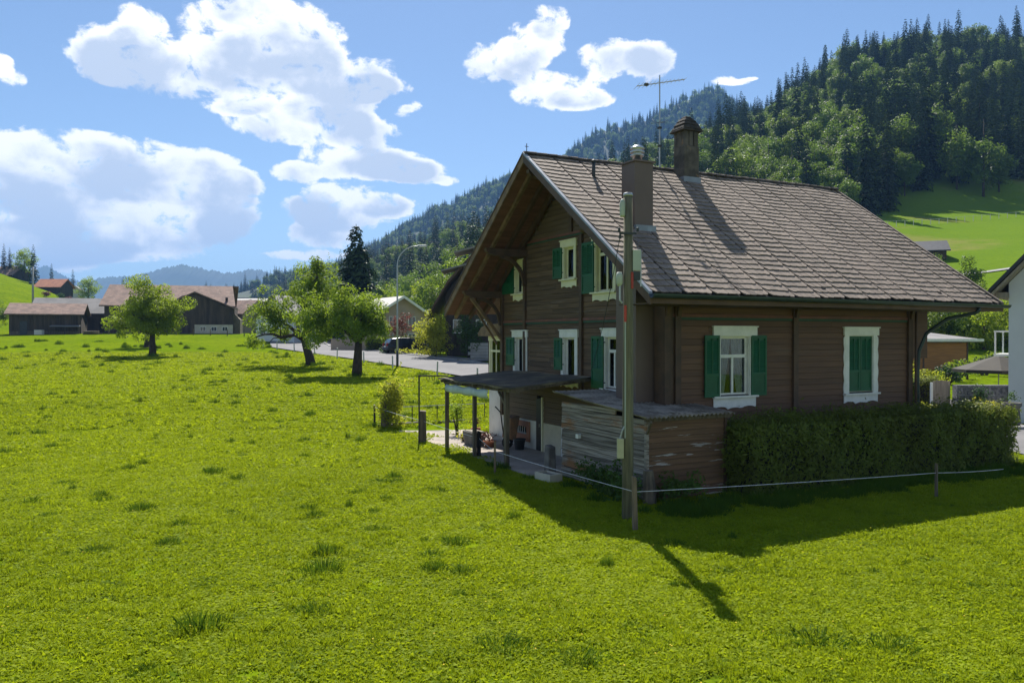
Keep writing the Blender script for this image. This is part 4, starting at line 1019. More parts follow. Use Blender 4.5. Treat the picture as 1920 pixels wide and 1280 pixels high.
MB().hexa([(-.24, -.35, 0), (.24, -.35, 0), (.24, .35, 0), (-.24, .35, 0), (-.28, -.42, .48), (.28, -.42, .48), (.28, .42, .48), (-.28, .42, .48)]).build('basin', M['stone'], tr, bevel=.02)
MB().box(-.22, .22, -.36, .36, .481, .50).build('soil', M['rock'], tr)
# stone gate post and planter at the shed's foot
gp_ = local_thing('stone_post', -.16, 4.45, 'squat weathered grey stone post at the shed corner beside the terrace', 'post', 0)
MB().hexa([(-.13, -.15, -.1), (.13, -.15, -.1), (.13, .15, -.1), (-.13, .15, -.1), (-.11, -.13, .80), (.11, -.13, .80), (.11, .13, .84), (-.11, .13, .84)]).build('shaft', M['stone'], gp_, bevel=.03)
pb = local_thing('planter_box', -.72, 3.55, 'low cream planter box in the grass at the foot of the shed', 'planter', 0, .1)
bb = MB()
for q in ((-.16, .16, -.36, -.32), (-.16, .16, .32, .36), (-.20, -.161, -.36, .36), (.161, .20, -.36, .36)): bb.box(*q, 0, .24)
bb.build('box', M['plaster_cream'], pb); MB().box(-.16, .16, -.32, .32, .0, .19).build('soil', M['rock'], pb)
st = local_thing('old_stump_post', -.05, -.02, 'rotten wooden stump at the near corner of the plank shed', 'post', 0)
MB().tube([(0, 0, -.1), (.01, 0, .4), (-.02, .02, .78)], [.17, .15, .12], 9).build('wood', M['old_post'], st)
# low border stones and metal fence behind the terrace
for k in range(11):
    o = MB().hexa([tuple(np.array(p) * [1, 1, 1] + [rnd.uniform(-.03, .03) for _ in range(3)]) for p in [(-.16, -.13, -.08), (.16, -.13, -.08), (.16, .13, -.08), (-.16, .13, -.08), (-.14, -.11, .22), (.14, -.11, .22), (.14, .11, .22), (-.14, .11, .22)]]).build('border_stone', M['stone'], None, bevel=.03)
    o.location = (*hw(-.6 + k * .34, 17.05 + rnd.uniform(-.04, .04)), .03); o.rotation_euler = (0, 0, CH_ANG + rnd.uniform(-.1, .1))
    tag(o, 'rough border stone in the row edging the terrace by the metal fence', 'stone', 'border stones behind the terrace')
mf = local_thing('metal_fence', -.3, 17.6, 'low thin metal rail fence behind the terrace', 'fence', 0)
for z in (.14, .86): MB().tube([(-.4, 0, z), (4.2, 0, z)], .018, 6).build('rail', M['galv'], mf)
for k in range(5): MB().tube([(-.4 + k * 1.15, 0, 0), (-.4 + k * 1.15, 0, .88)], .02, 6).build('fence_post', M['black_metal'], mf)

# ------------------------------------------------------------------ television aerial on the ridge
an = empty('television_antenna', (*hw(5.05, 6.30), 9.2), CH_ANG, 'tall thin television antenna mast on the roof ridge beside the old chimney', 'antenna')
MB().tube([(0, 0, 0), (0, 0, 3.32)], [.028, .02], 8).build('mast', M['galv'], an)
bd = (Vector((1, -.35, 0))).normalized(); bm_ = MB().tube([bd * -.78 + Vector((0, 0, 2.93)), bd * .86 + Vector((0, 0, 3.22))], .016, 6).build('boom', M['galv'], an)
per_ = Vector((-bd.y, bd.x, 0))
for k in range(13):
    t = k / 12; p = bd * (-.78 + 1.64 * t) + Vector((0, 0, 2.93 + .29 * t)); L = .36 - .18 * t
    MB().tube([p - per_ * L, p + per_ * L], .006, 5).build('element', M['galv'], an)
MB().box(-.5, -.38, -.05 + .14, .05 + .14, 2.95, 3.03).build('junction', M['dark_grey'], an)
for z in (1.55, .95): MB().box(-.05, .05, -.05, .05, z, z + .07).build('clamp', M['dark_grey'], an)
mb_ = MB()
for k in range(6): a_ = k * math.pi / 3; mb_.tube([(0, 0, 1.75), (math.cos(a_) * .3, math.sin(a_) * .3, 1.78)], .007, 5)
mb_.build('whip_array', M['dark_grey'], an)

# ------------------------------------------------------------------ power pole
PP = (2.46, 16.9)
pp = empty('utility_pole', (*PP, 0), 0, 'tall wooden utility pole with cable boxes standing before the shed', 'utility pole')
MB().tube([(0, 0, -.3), (.0, 0, 2), (.01, 0, 4.5), (.0, 0, 6.88)], [.125, .118, .105, .092], 14).build('shaft', M['pole_wood'], pp, True)
MB().lathe([(.10, 0), (.105, .03), (.09, .07), (.03, .08)], (0, 0, 6.86), 14).build('cap', M['galv'], pp, True)
MB().lathe([(.05, 0), (.06, .05), (.065, .25), (.05, .34), (.02, .38)], (-.12, -.03, 6.42), 12).build('cable_head', M['pale_box'], pp, True)
MB().box(.09, .26, -.10, .03, 5.28, 5.72).build('junction_box', M['pale_box'], pp, bevel=.01)
MB().box(.10, .25, -.08, .02, 5.08, 5.27).build('meter', M['dark_grey'], pp, bevel=.01)
MB().bar((.27, -.02, 4.95), (.27, -.02, 5.7), .025, .025).build('bracket', M['galv'], pp)
MB().box(-.20, .16, -.13, -.09, 6.04, 6.08).build('cross_clamp', M['dark_grey'], pp)
for x, z in ((-.2, 6.1), (-.18, 5.95), (.19, 6.1)): MB().lathe([(.02, 0), (.035, .02), (.02, .04), (.035, .06), (.015, .09)], (x, -.1, z), 10).build('insulator', M['dark_grey'], pp, True)
MB().tube([(.075, -.095, 4.9), (.075, -.095, 5.25)], .028, 8).build('red_conduit', M['red_tape'], pp); MB().tube([(-.07, -.10, 4.2), (-.07, -.10, 4.55)], .03, 8).build('red_conduit', M['red_tape'], pp)
MB().tube([(-.07, -.105, 1.75), (-.07, -.105, 4.2)], .014, 6).build('cable_pipe', M['pale_box'], pp)
MB().tube([(-.13, -.08, 4.6), (-.18, -.08, 4.66), (-.18, -.08, 5.0)], .022, 6).build('spotlight_arm', M['galv'], pp)
MB().lathe([(.03, 0), (.07, .06), (.075, .22), (.05, .3)], (-.19, -.06, 4.95), 12).build('spotlight', M['pale_box'], pp, True)
MB().box(-.235, -.10, -.13, .0, 1.32, 1.74).build('meter_box', M['cream_box'], pp, bevel=.01)
MB().tube([(-.17, -.06, 1.74), (-.12, -.09, 1.92), (-.08, -.10, 2.0)], .02, 6).build('conduit', M['galv'], pp)
# service wire from pole to gable
def wire(name, a, b, sag, r, mat, label, cat, n=14, group=None):
    a, b = Vector(a), Vector(b); pts = [a + (b - a) * t - Vector((0, 0, sag * 4 * t * (1 - t))) for t in np.linspace(0, 1, n)]
    return tag(MB().tube(pts, r, 6).build(name, mat, None, True), label, cat, group)
wire('service_cable', (PP[0] - .18, PP[1] - .05, 5.98), (*hw(1.62, 5.1), 2.9), .25, .008, M['dark_grey'], 'thin dark service cable from the utility pole down to the gable', 'cable')

# ------------------------------------------------------------------ pasture fence
fp = []
def fpost(x, y, h, w, label, mat='fence_wood', tilt=0.0, group=None):
    z = gz(x, y); o = MB().hexa([(-w, -w, -.25), (w, -w, -.25), (w, w, -.25), (-w, w, -.25), (-w * .85, -w * .85, h), (w * .85, -w * .85, h - .02), (w * .85, w * .85, h), (-w * .85, w * .85, h + .015)]).build('fence_post', M[mat])
    o.location = (x, y, z); o.rotation_euler = (tilt, tilt * .6, rnd.uniform(0, 1.5)); tag(o, label, 'fence post', group); return (x, y, z)
P1 = fpost(2.47, 15.95, 1.08, .045, 'bare wooden fence post in the grass in front of the utility pole', tilt=-.02)
P2 = fpost(-.48, 22.39, .95, .03, 'slim wooden fence post in tall grass beside the terrace canopy')
P3 = fpost(-1.06, 25.54, .85, .05, 'dark fence post at the terrace edge between two canopy posts', 'black_metal')
P4 = fpost(-3.28, 29.1, 1.15, .15, 'thick old wooden post at the terrace edge beside the pipe frame', 'old_post')
P5 = fpost(-5.85, 33.85, .85, .04, 'thin dark fence post in the meadow beyond the ivy-covered trunk', 'black_metal')
P6 = fpost(10.19, 19.1, .85, .03, 'thin grey fence post in the shade before the long hedge', 'old_post')
for a, b, za, zb, lb in ((P6, P1, .62, .78, 'white pasture rope from the bare post along the hedge'), (P1, P2, .78, .66, 'white pasture rope running past the plank shed'), (P2, P3, .66, .62, 'white pasture rope along the terrace edge'), (P3, P4, .62, .78, 'white pasture rope beyond the canopy posts'), (P4, P5, .78, .76, 'white pasture rope reaching the ivy-covered trunk'), (P6, (12.2, 19.75, 0), .62, .60, 'white pasture rope at the far end of the hedge')):
    wire('fence_rope', (a[0], a[1], a[2] + za), (b[0], b[1], b[2] + zb), .02, .0065, M['rope'], lb, 'rope')
for k, (x, y) in enumerate([(-5.2, 55.3), (-9.2, 61.4), (-12.5, 67.2), (-16.1, 73.3), (-19.6, 79.0), (-23.1, 84.5), (-26.5, 89.8), (-29.2, 93.6), (-2.2, 50.4)]):
    fpost(x, y, 1.0, .045, 'slim fence post in the row along the road edge', 'galv', rnd.uniform(-.04, .04), 'fence posts along the road')

# ------------------------------------------------------------------ long hedge
def leaf_box(size, n_per, leaf, seed, wob=.12, top=True):
    rs = np.random.RandomState(seed); lx, ly, lz = size; C, O = [], []
    def face(n, f, o):
        a, b = rs.uniform(0, 1, n), rs.uniform(0, 1, n); p = f(a, b); depth = rs.normal(.03, wob, n)
        bump = .06 * np.sin(p[:, 0] * 2.7 + p[:, 2] * 2) + .05 * np.sin(p[:, 0] * 6.1 - p[:, 2] * 4.3)
        C.append(p + np.array(o) * (bump - depth)[:, None]); O.append(np.tile(np.array(o, float), (n, 1)))
    face(int(lx * lz * n_per), lambda a, b: np.stack([a * lx, 0 * a, b * lz], 1), (0, -1, 0))
    face(int(lx * lz * n_per * .4), lambda a, b: np.stack([a * lx, 0 * a + ly, b * lz], 1), (0, 1, 0))
    face(int(lx * ly * n_per), lambda a, b: np.stack([a * lx, b * ly, 0 * a + lz], 1), (0, 0, 1))
    face(int(ly * lz * n_per), lambda a, b: np.stack([0 * a, a * ly, b * lz], 1), (-1, 0, 0))
    face(int(ly * lz * n_per), lambda a, b: np.stack([0 * a + lx, a * ly, b * lz], 1), (1, 0, 0))
    n = int(lx * 55); t = np.stack([rs.uniform(0, lx, n), rs.uniform(.05, ly - .05, n), lz + rs.exponential(.10, n)], 1); C.append(t); O.append(np.tile([0, -.3, 1.0], (n, 1)))
    return leaves(np.concatenate(C), leaf, rs, .25, np.concatenate(O), .38)
hd_ = local_thing('hedge', 2.45, -.62, 'long trimmed dark green hedge along the shaded side of the chalet', 'hedge', 0)
V, F = leaf_box((10.5, 1.15, 1.74), 1150, .105, 11); new_obj('foliage', np_mesh('foliage', V, F, M['leaf_hedge']), hd_)
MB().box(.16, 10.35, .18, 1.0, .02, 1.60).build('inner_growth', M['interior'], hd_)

# ------------------------------------------------------------------ fruit trees and shrubs
def gloc(x, y, d=0): return (x, y, gz(x, y) + d)
rs_ = np.random.RandomState(40)
def px_loc(px, D): return gloc(bearing(px) * D, D)
# broad tree alone in the meadow
c = crown_clumps(100, (-.1, 0, 4.55), (3.1, 2.9, 2.65), rs_, .55, .95, .3) + crown_clumps(16, (-3.4, .3, 2.9), (1.4, 1.2, 1.1), rs_, .45, .7, .1) + crown_clumps(10, (2.0, -.2, 4.6), (.8, .8, 1.2), rs_, .4, .7, .1)
orchard_tree('fruit_tree', gloc(-34.9, 77.3), c, [(0, 0, 0), (.02, 0, .8), (-.02, 0, 1.5), (0, .02, 2.2)], [(-3.2, .2, 2.8), (-1.5, -1, 4.2), (.3, .6, 6.2), (1.6, -.5, 4.6), (2.2, .6, 4.9), (-.4, 1.2, 5.0)], .30, 'broad round fruit tree standing alone in the meadow before the barns', 1, leaf=.17, per=420)
t = orchard_tree('fruit_tree', gloc(-42.8, 93.3), crown_clumps(40, (0, 0, 4.2), (2.1, 2.0, 1.7), rs_, .5, .9, .3), [(0, 0, 0), (0, 0, 1.0), (0, 0, 2.2)], [(-1, 0, 4), (1, .3, 4.5), (0, 0, 5.2)], .26, 'smaller fruit tree half hidden behind the broad meadow tree', 2, leaf=.2, per=380)
# tall leaning tree with spreading left limbs
c = crown_clumps(60, (.1, .2, 6.0), (1.9, 1.8, 2.3), rs_, .45, .8, .2) + crown_clumps(64, (-2.8, -.2, 3.9), (2.7, 1.8, 2.2), rs_, .38, .66, .2, .4) + crown_clumps(12, (.5, 0, 8.0), (.7, .7, 1.0), rs_, .3, .5, .1) + crown_clumps(26, (.9, -.2, 3.6), (1.5, 1.4, 1.5), rs_, .4, .7, .2) + crown_clumps(9, (-4.3, 0, 2.0), (.9, .8, .6), rs_, .3, .5, .1)
orchard_tree('fruit_tree', gloc(-16.2, 64.2), c, [(0, 0, 0), (-.12, 0, .7), (-.35, 0, 1.4), (-.55, 0, 2.1)], [(-4.6, 0, 2.3), (-3.2, -.6, 4.0), (-2.2, .5, 4.8), (-.3, .3, 6.5), (.6, 0, 8.2), (1.2, -.3, 4.0)], .33, 'tall leaning fruit tree with spreading low limbs by the road', 3, leaf=.15, per=430, spiky=.5)
# dense tree on a thick straight trunk
c = crown_clumps(88, (-.2, 0, 4.15), (2.25, 2.2, 1.95), rs_, .45, .8, .25) + crown_clumps(50, (-2.7, .3, 3.8), (2.1, 1.6, 1.5), rs_, .42, .7, .2) + crown_clumps(14, (1.5, 0, 3.4), (.7, .8, .9), rs_, .35, .55, .1)
orchard_tree('fruit_tree', gloc(-10.7, 54.9), c, [(0, 0, 0), (.03, 0, .7), (.08, 0, 1.5), (.12, 0, 2.3)], [(-2.8, .3, 4.0), (-1.3, .6, 4.6), (1.4, 0, 3.8), (.5, -.5, 5.3), (-.2, .8, 5.4)], .30, 'dense fruit tree with thick straight trunk nearest the street lamp', 4, leaf=.14, per=520, spiky=.7)

def shrub(name, loc, clumps, leaf, per, mat, label, cat='shrub', seed=1, stems=True, group=None):
    rs = np.random.RandomState(seed); t = empty(name, loc, 0, label, cat, group)
    V, F = clump_leaves(clumps, per, leaf, rs); new_obj('foliage', np_mesh('foliage', V, F, M[mat]), t)
    if stems:
        mb = MB()
        for k in range(7): q = clumps[rs.randint(len(clumps))]; mb.tube([(q[0] * .15, q[1] * .15, -.1), (q[0] * .5, q[1] * .5, q[2] * .5), q[:3]], [.05, .035, .02], 5)
        mb.build('stems', M['bark'], t)
    return t
rs_ = np.random.RandomState(77)
# ivy-clad trunk at the terrace end
iv = shrub('climbing_shrub', (*hw(-.69, 16.9), 0), [(rs_.normal() * .22 + .05, rs_.normal() * .2, z, .24 + .16 * math.sin(z * 1.45)) for z in np.linspace(.15, 2.0, 34)] + [(.28, -.1, 1.3, .28), (.33, -.05, 1.0, .22), (-.1, .1, 2.2, .15)], .11, 620, 'leaf_yellow', 'upright yellow-green climber covering an old trunk at the terrace end', seed=5, stems=False)
MB().tube([(-.3, 0, -.1), (-.28, 0, .6), (-.22, 0, 1.2)], [.20, .17, .12], 9).build('trunk', M['old_post'], iv)
C = []
for k in range(14): C.append((.12 + k * .02, 0, 2.2 + k * .045))
v2, f2 = leaves(np.array(C), .12, rs_); new_obj('top_shoot', np_mesh('top_shoot', v2, f2, M['leaf_yellow']), iv)
shrub('flowering_bush', (*hw(.9, 13.6), .05), crown_clumps(26, (0, 0, .95), (.5, .55, .9), rs_, .15, .30, .1), .075, 800, 'leaf_apple', 'loose flowering bush on the terrace beside the white porch wall', seed=6)
shrub('ground_shrub', (*hw(.35, 11.7), .05), crown_clumps(12, (0, 0, .2), (.45, .6, .15), rs_, .12, .22, .1), .06, 900, 'leaf_yellow', 'low yellow-green cushion plant on the sunny terrace', seed=7)
# weeds at the shed foot
for k in range(7):
    u, v = (-.35 + rnd.uniform(-.2, .15), .3 + k * .42) if k < 5 else (.3 + (k - 5) * .6, -.25)
    shrub('weed_clump', (*hw(u, v), 0), crown_clumps(16, (0, 0, .38), (.46, .46, .4), rs_, .12, .25, .1), .08, 900, 'leaf_weed', 'leafy weeds growing at the foot of the plank shed', 'weeds', 20 + k, False, 'weeds round the shed')
# roadside bushes
shrub('yellow_bush', gloc(-7.2, 74.1), crown_clumps(60, (0, 0, 2.3), (1.75, 1.6, 2.1), rs_, .4, .75, .2), .17, 230, 'leaf_yellow', 'tall yellow-green bush beside the road before the dark chalet', seed=8)
shrub('dark_bush', gloc(-3.9, 72.0), crown_clumps(52, (0, 0, 2.2), (1.6, 1.5, 2.2), rs_, .4, .7, .2), .17, 220, 'leaf_dark', 'dark green bush beside the grey block wall', seed=9)
shrub('copper_bush', gloc(-12.6, 88.5), crown_clumps(34, (0, 0, 2.9), (1.5, 1.3, 1.9), rs_, .35, .6, .2), .18, 170, 'leaf_red', 'reddish copper-leaved bush in front of the beige house', seed=10)
gh = empty('garden_hedge', gloc(-15.8, 86.5), R_(-6), 'clipped green hedge behind the parked black car', 'hedge')
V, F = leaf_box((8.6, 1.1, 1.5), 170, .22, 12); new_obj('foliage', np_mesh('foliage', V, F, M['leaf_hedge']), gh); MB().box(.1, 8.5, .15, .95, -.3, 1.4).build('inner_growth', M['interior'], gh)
for k, (px, D, w) in enumerate([(770, 79.5, 1.6), (795, 77, 1.2), (725, 82, 1.0)]):
    shrub('low_shrub', px_loc(px, D), crown_clumps(16, (0, 0, .35), (w, .6, .35), rs_, .25, .4, .1), .14, 260, 'leaf_yellow' if k < 2 else 'leaf_weed', ['low light green shrubs on the verge beside the car', 'low shrubs at the foot of the tall yellow-green bush', 'low shrubs at the road edge behind the car'][k], seed=30 + k)

# ------------------------------------------------------------------ forest
BROAD, SPR = [], []
for k in range(4):
    rs = np.random.RandomState(100 + k); h = [15, 17, 13, 19][k]
    V, F = clump_leaves(crown_clumps(46, (0, 0, h * .60), (h * .30, h * .30, h * .38), rs, h * .085, h * .135, .45, .3), 26, .62, rs, .5)
    tm = MB().tube([(0, 0, -1), (0, 0, h * .35), (.2, 0, h * .7)], [.32, .24, .08], 6)
    BROAD.append(np_mesh('broadleaf_crown', V, F, M['leaf_forest']))
for k in range(4):
    SPR.append(spruce_mesh('spruce_crown', [26, 29, 23, 27][k], [3.6, 3.9, 3.4, 4.3][k], 200 + k))
TRK = trunk_mesh('forest_trunk', 16, .30)
rs = np.random.RandomState(9)
pts = []
def dart(n, f, mind):
    cell = {}; out = []
    for _ in range(n):
        x, y = f()
        if x is None: continue
        k = (int(x // mind), int(y // mind))
        if any((x - q[0]) ** 2 + (y - q[1]) ** 2 < mind * mind for i in (-1, 0, 1) for j in (-1, 0, 1) for q in cell.get((k[0] + i, k[1] + j), ())): continue
        cell.setdefault(k, []).append((x, y)); out.append((x, y))
    return out
def f_near():
    a = rs.uniform(bearing(900), .86); D = math.sqrt(rs.uniform(175 ** 2, 460 ** 2))
    e = float(forest_edge(a)) + 8 * math.sin(a * 40)
    return (a * D, D) if D > e else (None, None)
def f_left():
    a = rs.uniform(bearing(470), bearing(900)); D = math.sqrt(rs.uniform(180 ** 2, 980 ** 2))
    e = float(forest_edge(a))
    return (a * D, D) if e < D < e + 420 else (None, None)
near = dart(14000, f_near, 5.3); left = dart(11000, f_left, 6.6)
trees = []
for (x, y) in near + left:
    a = x / y; px = 960 + 1493 * a
    w = .5 + .32 * math.sin(x * .045 + 1.2) * math.sin(y * .033 + .4) + (.12 if px > 1560 else -.02) + rs.uniform(-.5, .5)
    sp = w > .52; s = rs.uniform(.52, .78) + .3 * rs.uniform() ** 2.2
    if px > 1600 and y < 230: s *= 1.12
    trees.append((y, x, y, gz(x, y), sp, s, rs.uniform(0, 6.28), rs.randint(4)))
trees.sort(key=lambda q: q[0] / (26 * q[5] if q[4] else 17 * q[5]))
src = {}
rest = {}
nsp = nbr = 0
for i, (_, x, y, z, sp, s, r, k) in enumerate(trees):
    if (sp and nsp < 150) or (not sp and nbr < 150):
        if sp: nsp += 1
        else: nbr += 1
        t = new_obj('spruce_tree' if sp else 'broadleaf_tree', (SPR if sp else BROAD)[k], None, (x, y, z - .3))
        t.rotation_euler = (0, 0, r); t.scale = (s, s, s * rs.uniform(.94, 1.1))
        where = 'at the lower edge of the hillside wood, above the pasture' if y < float(forest_edge(x / y)) + 14 else ('on the upper part of the hillside wood behind the chalet' if y > 300 else 'in the middle of the hillside wood behind the chalet')
        big = 'tall ' if s > .8 else ('small ' if s < .66 else '')
        tag(t, (big + ('dark pointed spruce ' if sp else 'round-crowned broadleaf tree ') + where), 'tree', 'spruces of the hillside wood' if sp else 'broadleaf trees of the hillside wood')
        if y < 260: tr_ = new_obj('trunk', TRK, t)
        src.setdefault((sp, k), t)
    else: rest.setdefault((sp, k), []).append((x, y, z - .3, r, s))
def scatter_trees(name, dic):
    for (sp, k), L in dic.items():
        if not L or (sp, k) not in src: continue
        P = [q[:3] for q in L]; scatter(name, P, [(0, 0, q[3]) for q in L], [(q[4],) * 3 for q in L], src[(sp, k)])
scatter_trees('hillside_wood', rest)
# wooded mountain
far = {}
rr, cc = MTV.shape[:2]
for _ in range(7500):
    i = rs.randint(6, 26) if rs.uniform() < .75 else rs.randint(22, 27); j = rs.randint(0, cc - 1); t1, t2 = rs.uniform(), rs.uniform()
    p = MTV[i - 1, j] * (1 - t1) + MTV[i, j] * t1; p = p * (1 - t2) + (MTV[i - 1, j + 1] * (1 - t1) + MTV[i, j + 1] * t1) * t2
    sp = rs.uniform() < .68
    far.setdefault((sp, rs.randint(4)), []).append((p[0], p[1], p[2] - 1, rs.uniform(0, 6.28), rs.uniform(.55, .95) * (1 if sp else 1.15)))
scatter_trees('mountain_wood', far)

# trees one by one round the village
def lone(name, mesh, px, D, h, label, base_h, group=None, lean=0, trunk=True, x=None):
    t = empty(name, px_loc(px, D), rnd.uniform(0, 6), label, 'tree', group); s = h / base_h; t.scale = (s, s, s)
    new_obj('crown', mesh, t)
    if trunk: o = new_obj('trunk', TRK, t); o.scale = (1, 1, base_h / 26 * 1.1)
    return t
BIGSP = spruce_mesh('spruce_crown', 16.2, 4.6, 301, 48, 15)
lone('spruce_tree', BIGSP, 668, 112, 16.6, 'tall solitary spruce rising behind the two fruit trees', 16.2)
lone('spruce_tree', SPR[1], 648, 128, 9, 'short spruce close beside the tall solitary spruce', 29)
rs2 = np.random.RandomState(31)
MID = []
for k in range(3):
    rs = np.random.RandomState(400 + k); V, F = clump_leaves(crown_clumps(50, (0, 0, 5.6), (3.2, 3.2, 3.6), rs, .7, 1.3, .35, .3), 95, .30, rs, .4); MID.append(np_mesh('crown', V, F, M['leaf_apple'] if k == 1 else M['leaf_forest']))
for k, (px, D, h) in enumerate([(548, 150, 9), (588, 165, 8), (615, 128, 8.5), (700, 122, 7.5), (722, 138, 9), (745, 160, 9), (772, 150, 8.5), (800, 128, 9.5), (826, 120, 10.5), (850, 115, 11), (872, 128, 13), (780, 190, 12), (835, 175, 14), (690, 180, 9), (640, 200, 10), (565, 220, 10), (520, 250, 9)]):
    lone('garden_tree', MID[k % 3], px, D, h, 'light green garden tree in the green belt between the road and the wooded slope' if k % 3 == 1 else 'darker leafy garden tree in the green belt between the road and the wooded slope', 9.5, 'garden trees below the wood')
for k, (px, D, h) in enumerate([(1752, 90, 8.6), (1778, 78, 8.6), (1800, 74, 7.6), (1822, 76, 8.0), (1845, 72, 7.2), (1866, 76, 7.2), (1715, 78, 8), (1888, 74, 7.5), (1740, 74, 7.5), (1812, 88, 8.5)]):
    lone('garden_tree', MID[k % 3], px, D, h * .82, 'light green leafy tree behind the orange wooden hut' if k % 3 == 1 else 'darker leafy tree behind the orange wooden hut', 9.5, 'trees behind the wooden hut').location.z -= 1.5
for px, D, h, nm, lb in [(8, 300, 9, 's', 'first of two slim dark conifers beside the hilltop farmhouse'), (19, 300, 8, 's', 'second of two slim dark conifers beside the hilltop farmhouse'), (46, 300, 9.5, 'b', 'round leafy tree on the grassy hill between farmhouse and red-roofed house'), (63, 290, 11, 's', 'tallest thin conifer on the grassy hill behind the concrete mast'), (97, 330, 8, 's', 'small conifer behind the red-roofed hill house'), (137, 330, 9, 's', 'narrow conifer at the end of the red-roofed hill house'), (166, 300, 9, 'b', 'leafy tree at the foot of the grassy hill beside the white house'), (231, 240, 9.5, 's', 'broad dark spruce behind the big barn roof'), (372, 240, 6.5, 's', 'small pointed spruce above the right barn ridge'), (490, 330, 12, 's', 'dark spruce behind the white-roofed house'), (465, 300, 7, 'b', 'dark leafy tree beside the white-roofed house'), (440, 260, 6, 'b', 'leafy tree behind the barn annex'), (-4, 126, 4.2, 'b', 'leafy tree at the end of the small barn')]:
    h *= 1.3
    if nm == 's': lone('conifer_tree', SPR[int(px) % 4], px, D, h, lb, 26)
    else: lone('garden_tree', MID[int(px) % 3], px, D, h, lb, 9.5)
for k, (px, D) in enumerate([(88, 215), (115, 220), (130, 222), (146, 225)]): shrub('hill_bush', px_loc(px, D), crown_clumps(10, (0, 0, 1.0), (1.3, 1.0, .8), rs2, .5, .8, .1), .4, 60, 'leaf_dark' if k % 2 else 'leaf_red', ['dark bush on the grassy hill left of the red-leaved bush', 'reddish bush on the grassy hill above the small barn'][1 - k % 2] if False else 'small bush in the row on the grassy hill above the barns', seed=60 + k, stems=False, group='bushes on the grassy hill')

# ------------------------------------------------------------------ neighbouring buildings
def gable_house(name, loc, rz, w, d, he, hr, wall, roofm, label, over=.5, th=.18, cat='house', ridge='y', lower=None):
    """w across the gable (local x), d along the ridge (local y), gable facing -y"""
    t = empty(name, loc, rz, label, cat)
    poly = [(-w / 2, -.5), (w / 2, -.5), (w / 2, he), (0, hr), (-w / 2, he)]
    MB().prism(poly, lambda p: (p[0], 0, p[1]), lambda p: (p[0], d, p[1])).build('wall', wall, t)
    k = (hr - he) / (w / 2)
    for s in (-1, 1):
        e = w / 2 + over; z0 = he - over * k
        m = MB(); m.hexa([(s * e, -over, z0), (0, -over, hr), (0, d + over, hr), (s * e, d + over, z0), (s * e, -over, z0 + th), (0, -over, hr + th), (0, d + over, hr + th), (s * e, d + over, z0 + th)])
        m.build('roof', roofm, t)
    return t
def hwin(t, x0, x1, z0, z1, y=0.0, frame='white_paint', cross=True, shut=None):
    m = MB(); f = .07
    m.box(x0 - f, x1 + f, y - .06, y - .005, z1, z1 + f).box(x0 - f, x1 + f, y - .08, y - .005, z0 - f, z0).box(x0 - f, x0, y - .06, y - .005, z0, z1).box(x1, x1 + f, y - .06, y - .005, z0, z1)
    if cross: xm = (x0 + x1) / 2; m.box(xm - .03, xm + .03, y - .05, y - .005, z0, z1)
    w = m.build('window', M[frame], t); MB().box(x0, x1, y - .03, y - .004, z0, z1).build('pane', M['dark_pane'], w)
    if shut:
        for s in (x0 - f - .45, x1 + f): MB().box(s, s + .44, y - .07, y - .006, z0, z1).build('shutter', M[shut], t)
    return w
M['dark_pane'] = pm('dark_window_pane', (.03, .04, .05), (.02, .03, .04), 2, .08, spec=.8)

# small barn on the left
zb = gz(-72.5, 124)
bl = empty('small_barn', (-72.2, 123.2, zb - .6), R_(21), 'small dark plank barn with brown tiled roof at the meadow edge', 'barn'); bl.scale = (.9, .9, 1)
MB().box(-5.4, 5.4, .12, 7.5, -.6, 4.0).build('frame_wall', M['barn_wood'], bl)
for k in range(27): MB().box(-5.4 + k * .4, -5.4 + k * .4 + .385, 0, .11 + rnd.uniform(0, .008), 1.1 + rnd.uniform(-.05, .05), 4.0).build('plank', M['barn_wood'], bl)
for k in range(18): MB().box(5.41, 5.45 + rnd.uniform(0, .01), .1 + k * .41, .1 + k * .41 + .39, .3, 4.0).build('plank', M['barn_wood'], bl)
MB().box(-5.3, 5.3, .02, .1, -.5, 1.08).build('base', M['old_post'], bl)
MB().hexa([(-6.0, -.9, 3.55), (6.0, -.9, 3.55), (6.0, 3.8, 5.35), (-6.0, 3.8, 5.35), (-6.0, -.9, 3.72), (6.0, -.9, 3.72), (6.0, 3.8, 5.52), (-6.0, 3.8, 5.52)]).build('roof', M['barn_tile'], bl)
MB().hexa([(-6.0, 3.8, 5.35), (6.0, 3.8, 5.35), (6.0, 8.5, 3.55), (-6.0, 8.5, 3.55), (-6.0, 3.8, 5.52), (6.0, 3.8, 5.52), (6.0, 8.5, 3.72), (-6.0, 8.5, 3.72)]).build('roof', M['barn_tile'], bl)
MB().add([(5.44, .1, 4.0), (5.44, 7.5, 4.0), (5.44, 3.8, 5.2), (5.36, .1, 4.0), (5.36, 7.5, 4.0), (5.36, 3.8, 5.2)], [(0, 1, 2), (3, 5, 4), (0, 2, 5, 3), (1, 4, 5, 2), (0, 3, 4, 1)]).build('gable', M['barn_wood'], bl)
MB().box(-3.8, -2.7, -.05, -.005, .4, 2.6).build('door', M['dark_grey'], bl)
MB().hexa([(.9, -1.9, 1.75), (5.4, -1.9, 1.75), (5.4, -.01, 1.95), (.9, -.01, 1.95), (.9, -1.9, 1.83), (5.4, -1.9, 1.83), (5.4, -.01, 2.03), (.9, -.01, 2.03)]).build('porch_roof', M['grey_roof'], bl)
for x in (1.0, 3.1, 5.3): MB().box(x, x + .12, -1.8, -1.68, -.4, 1.78).build('porch_post', M['barn_wood'], bl)
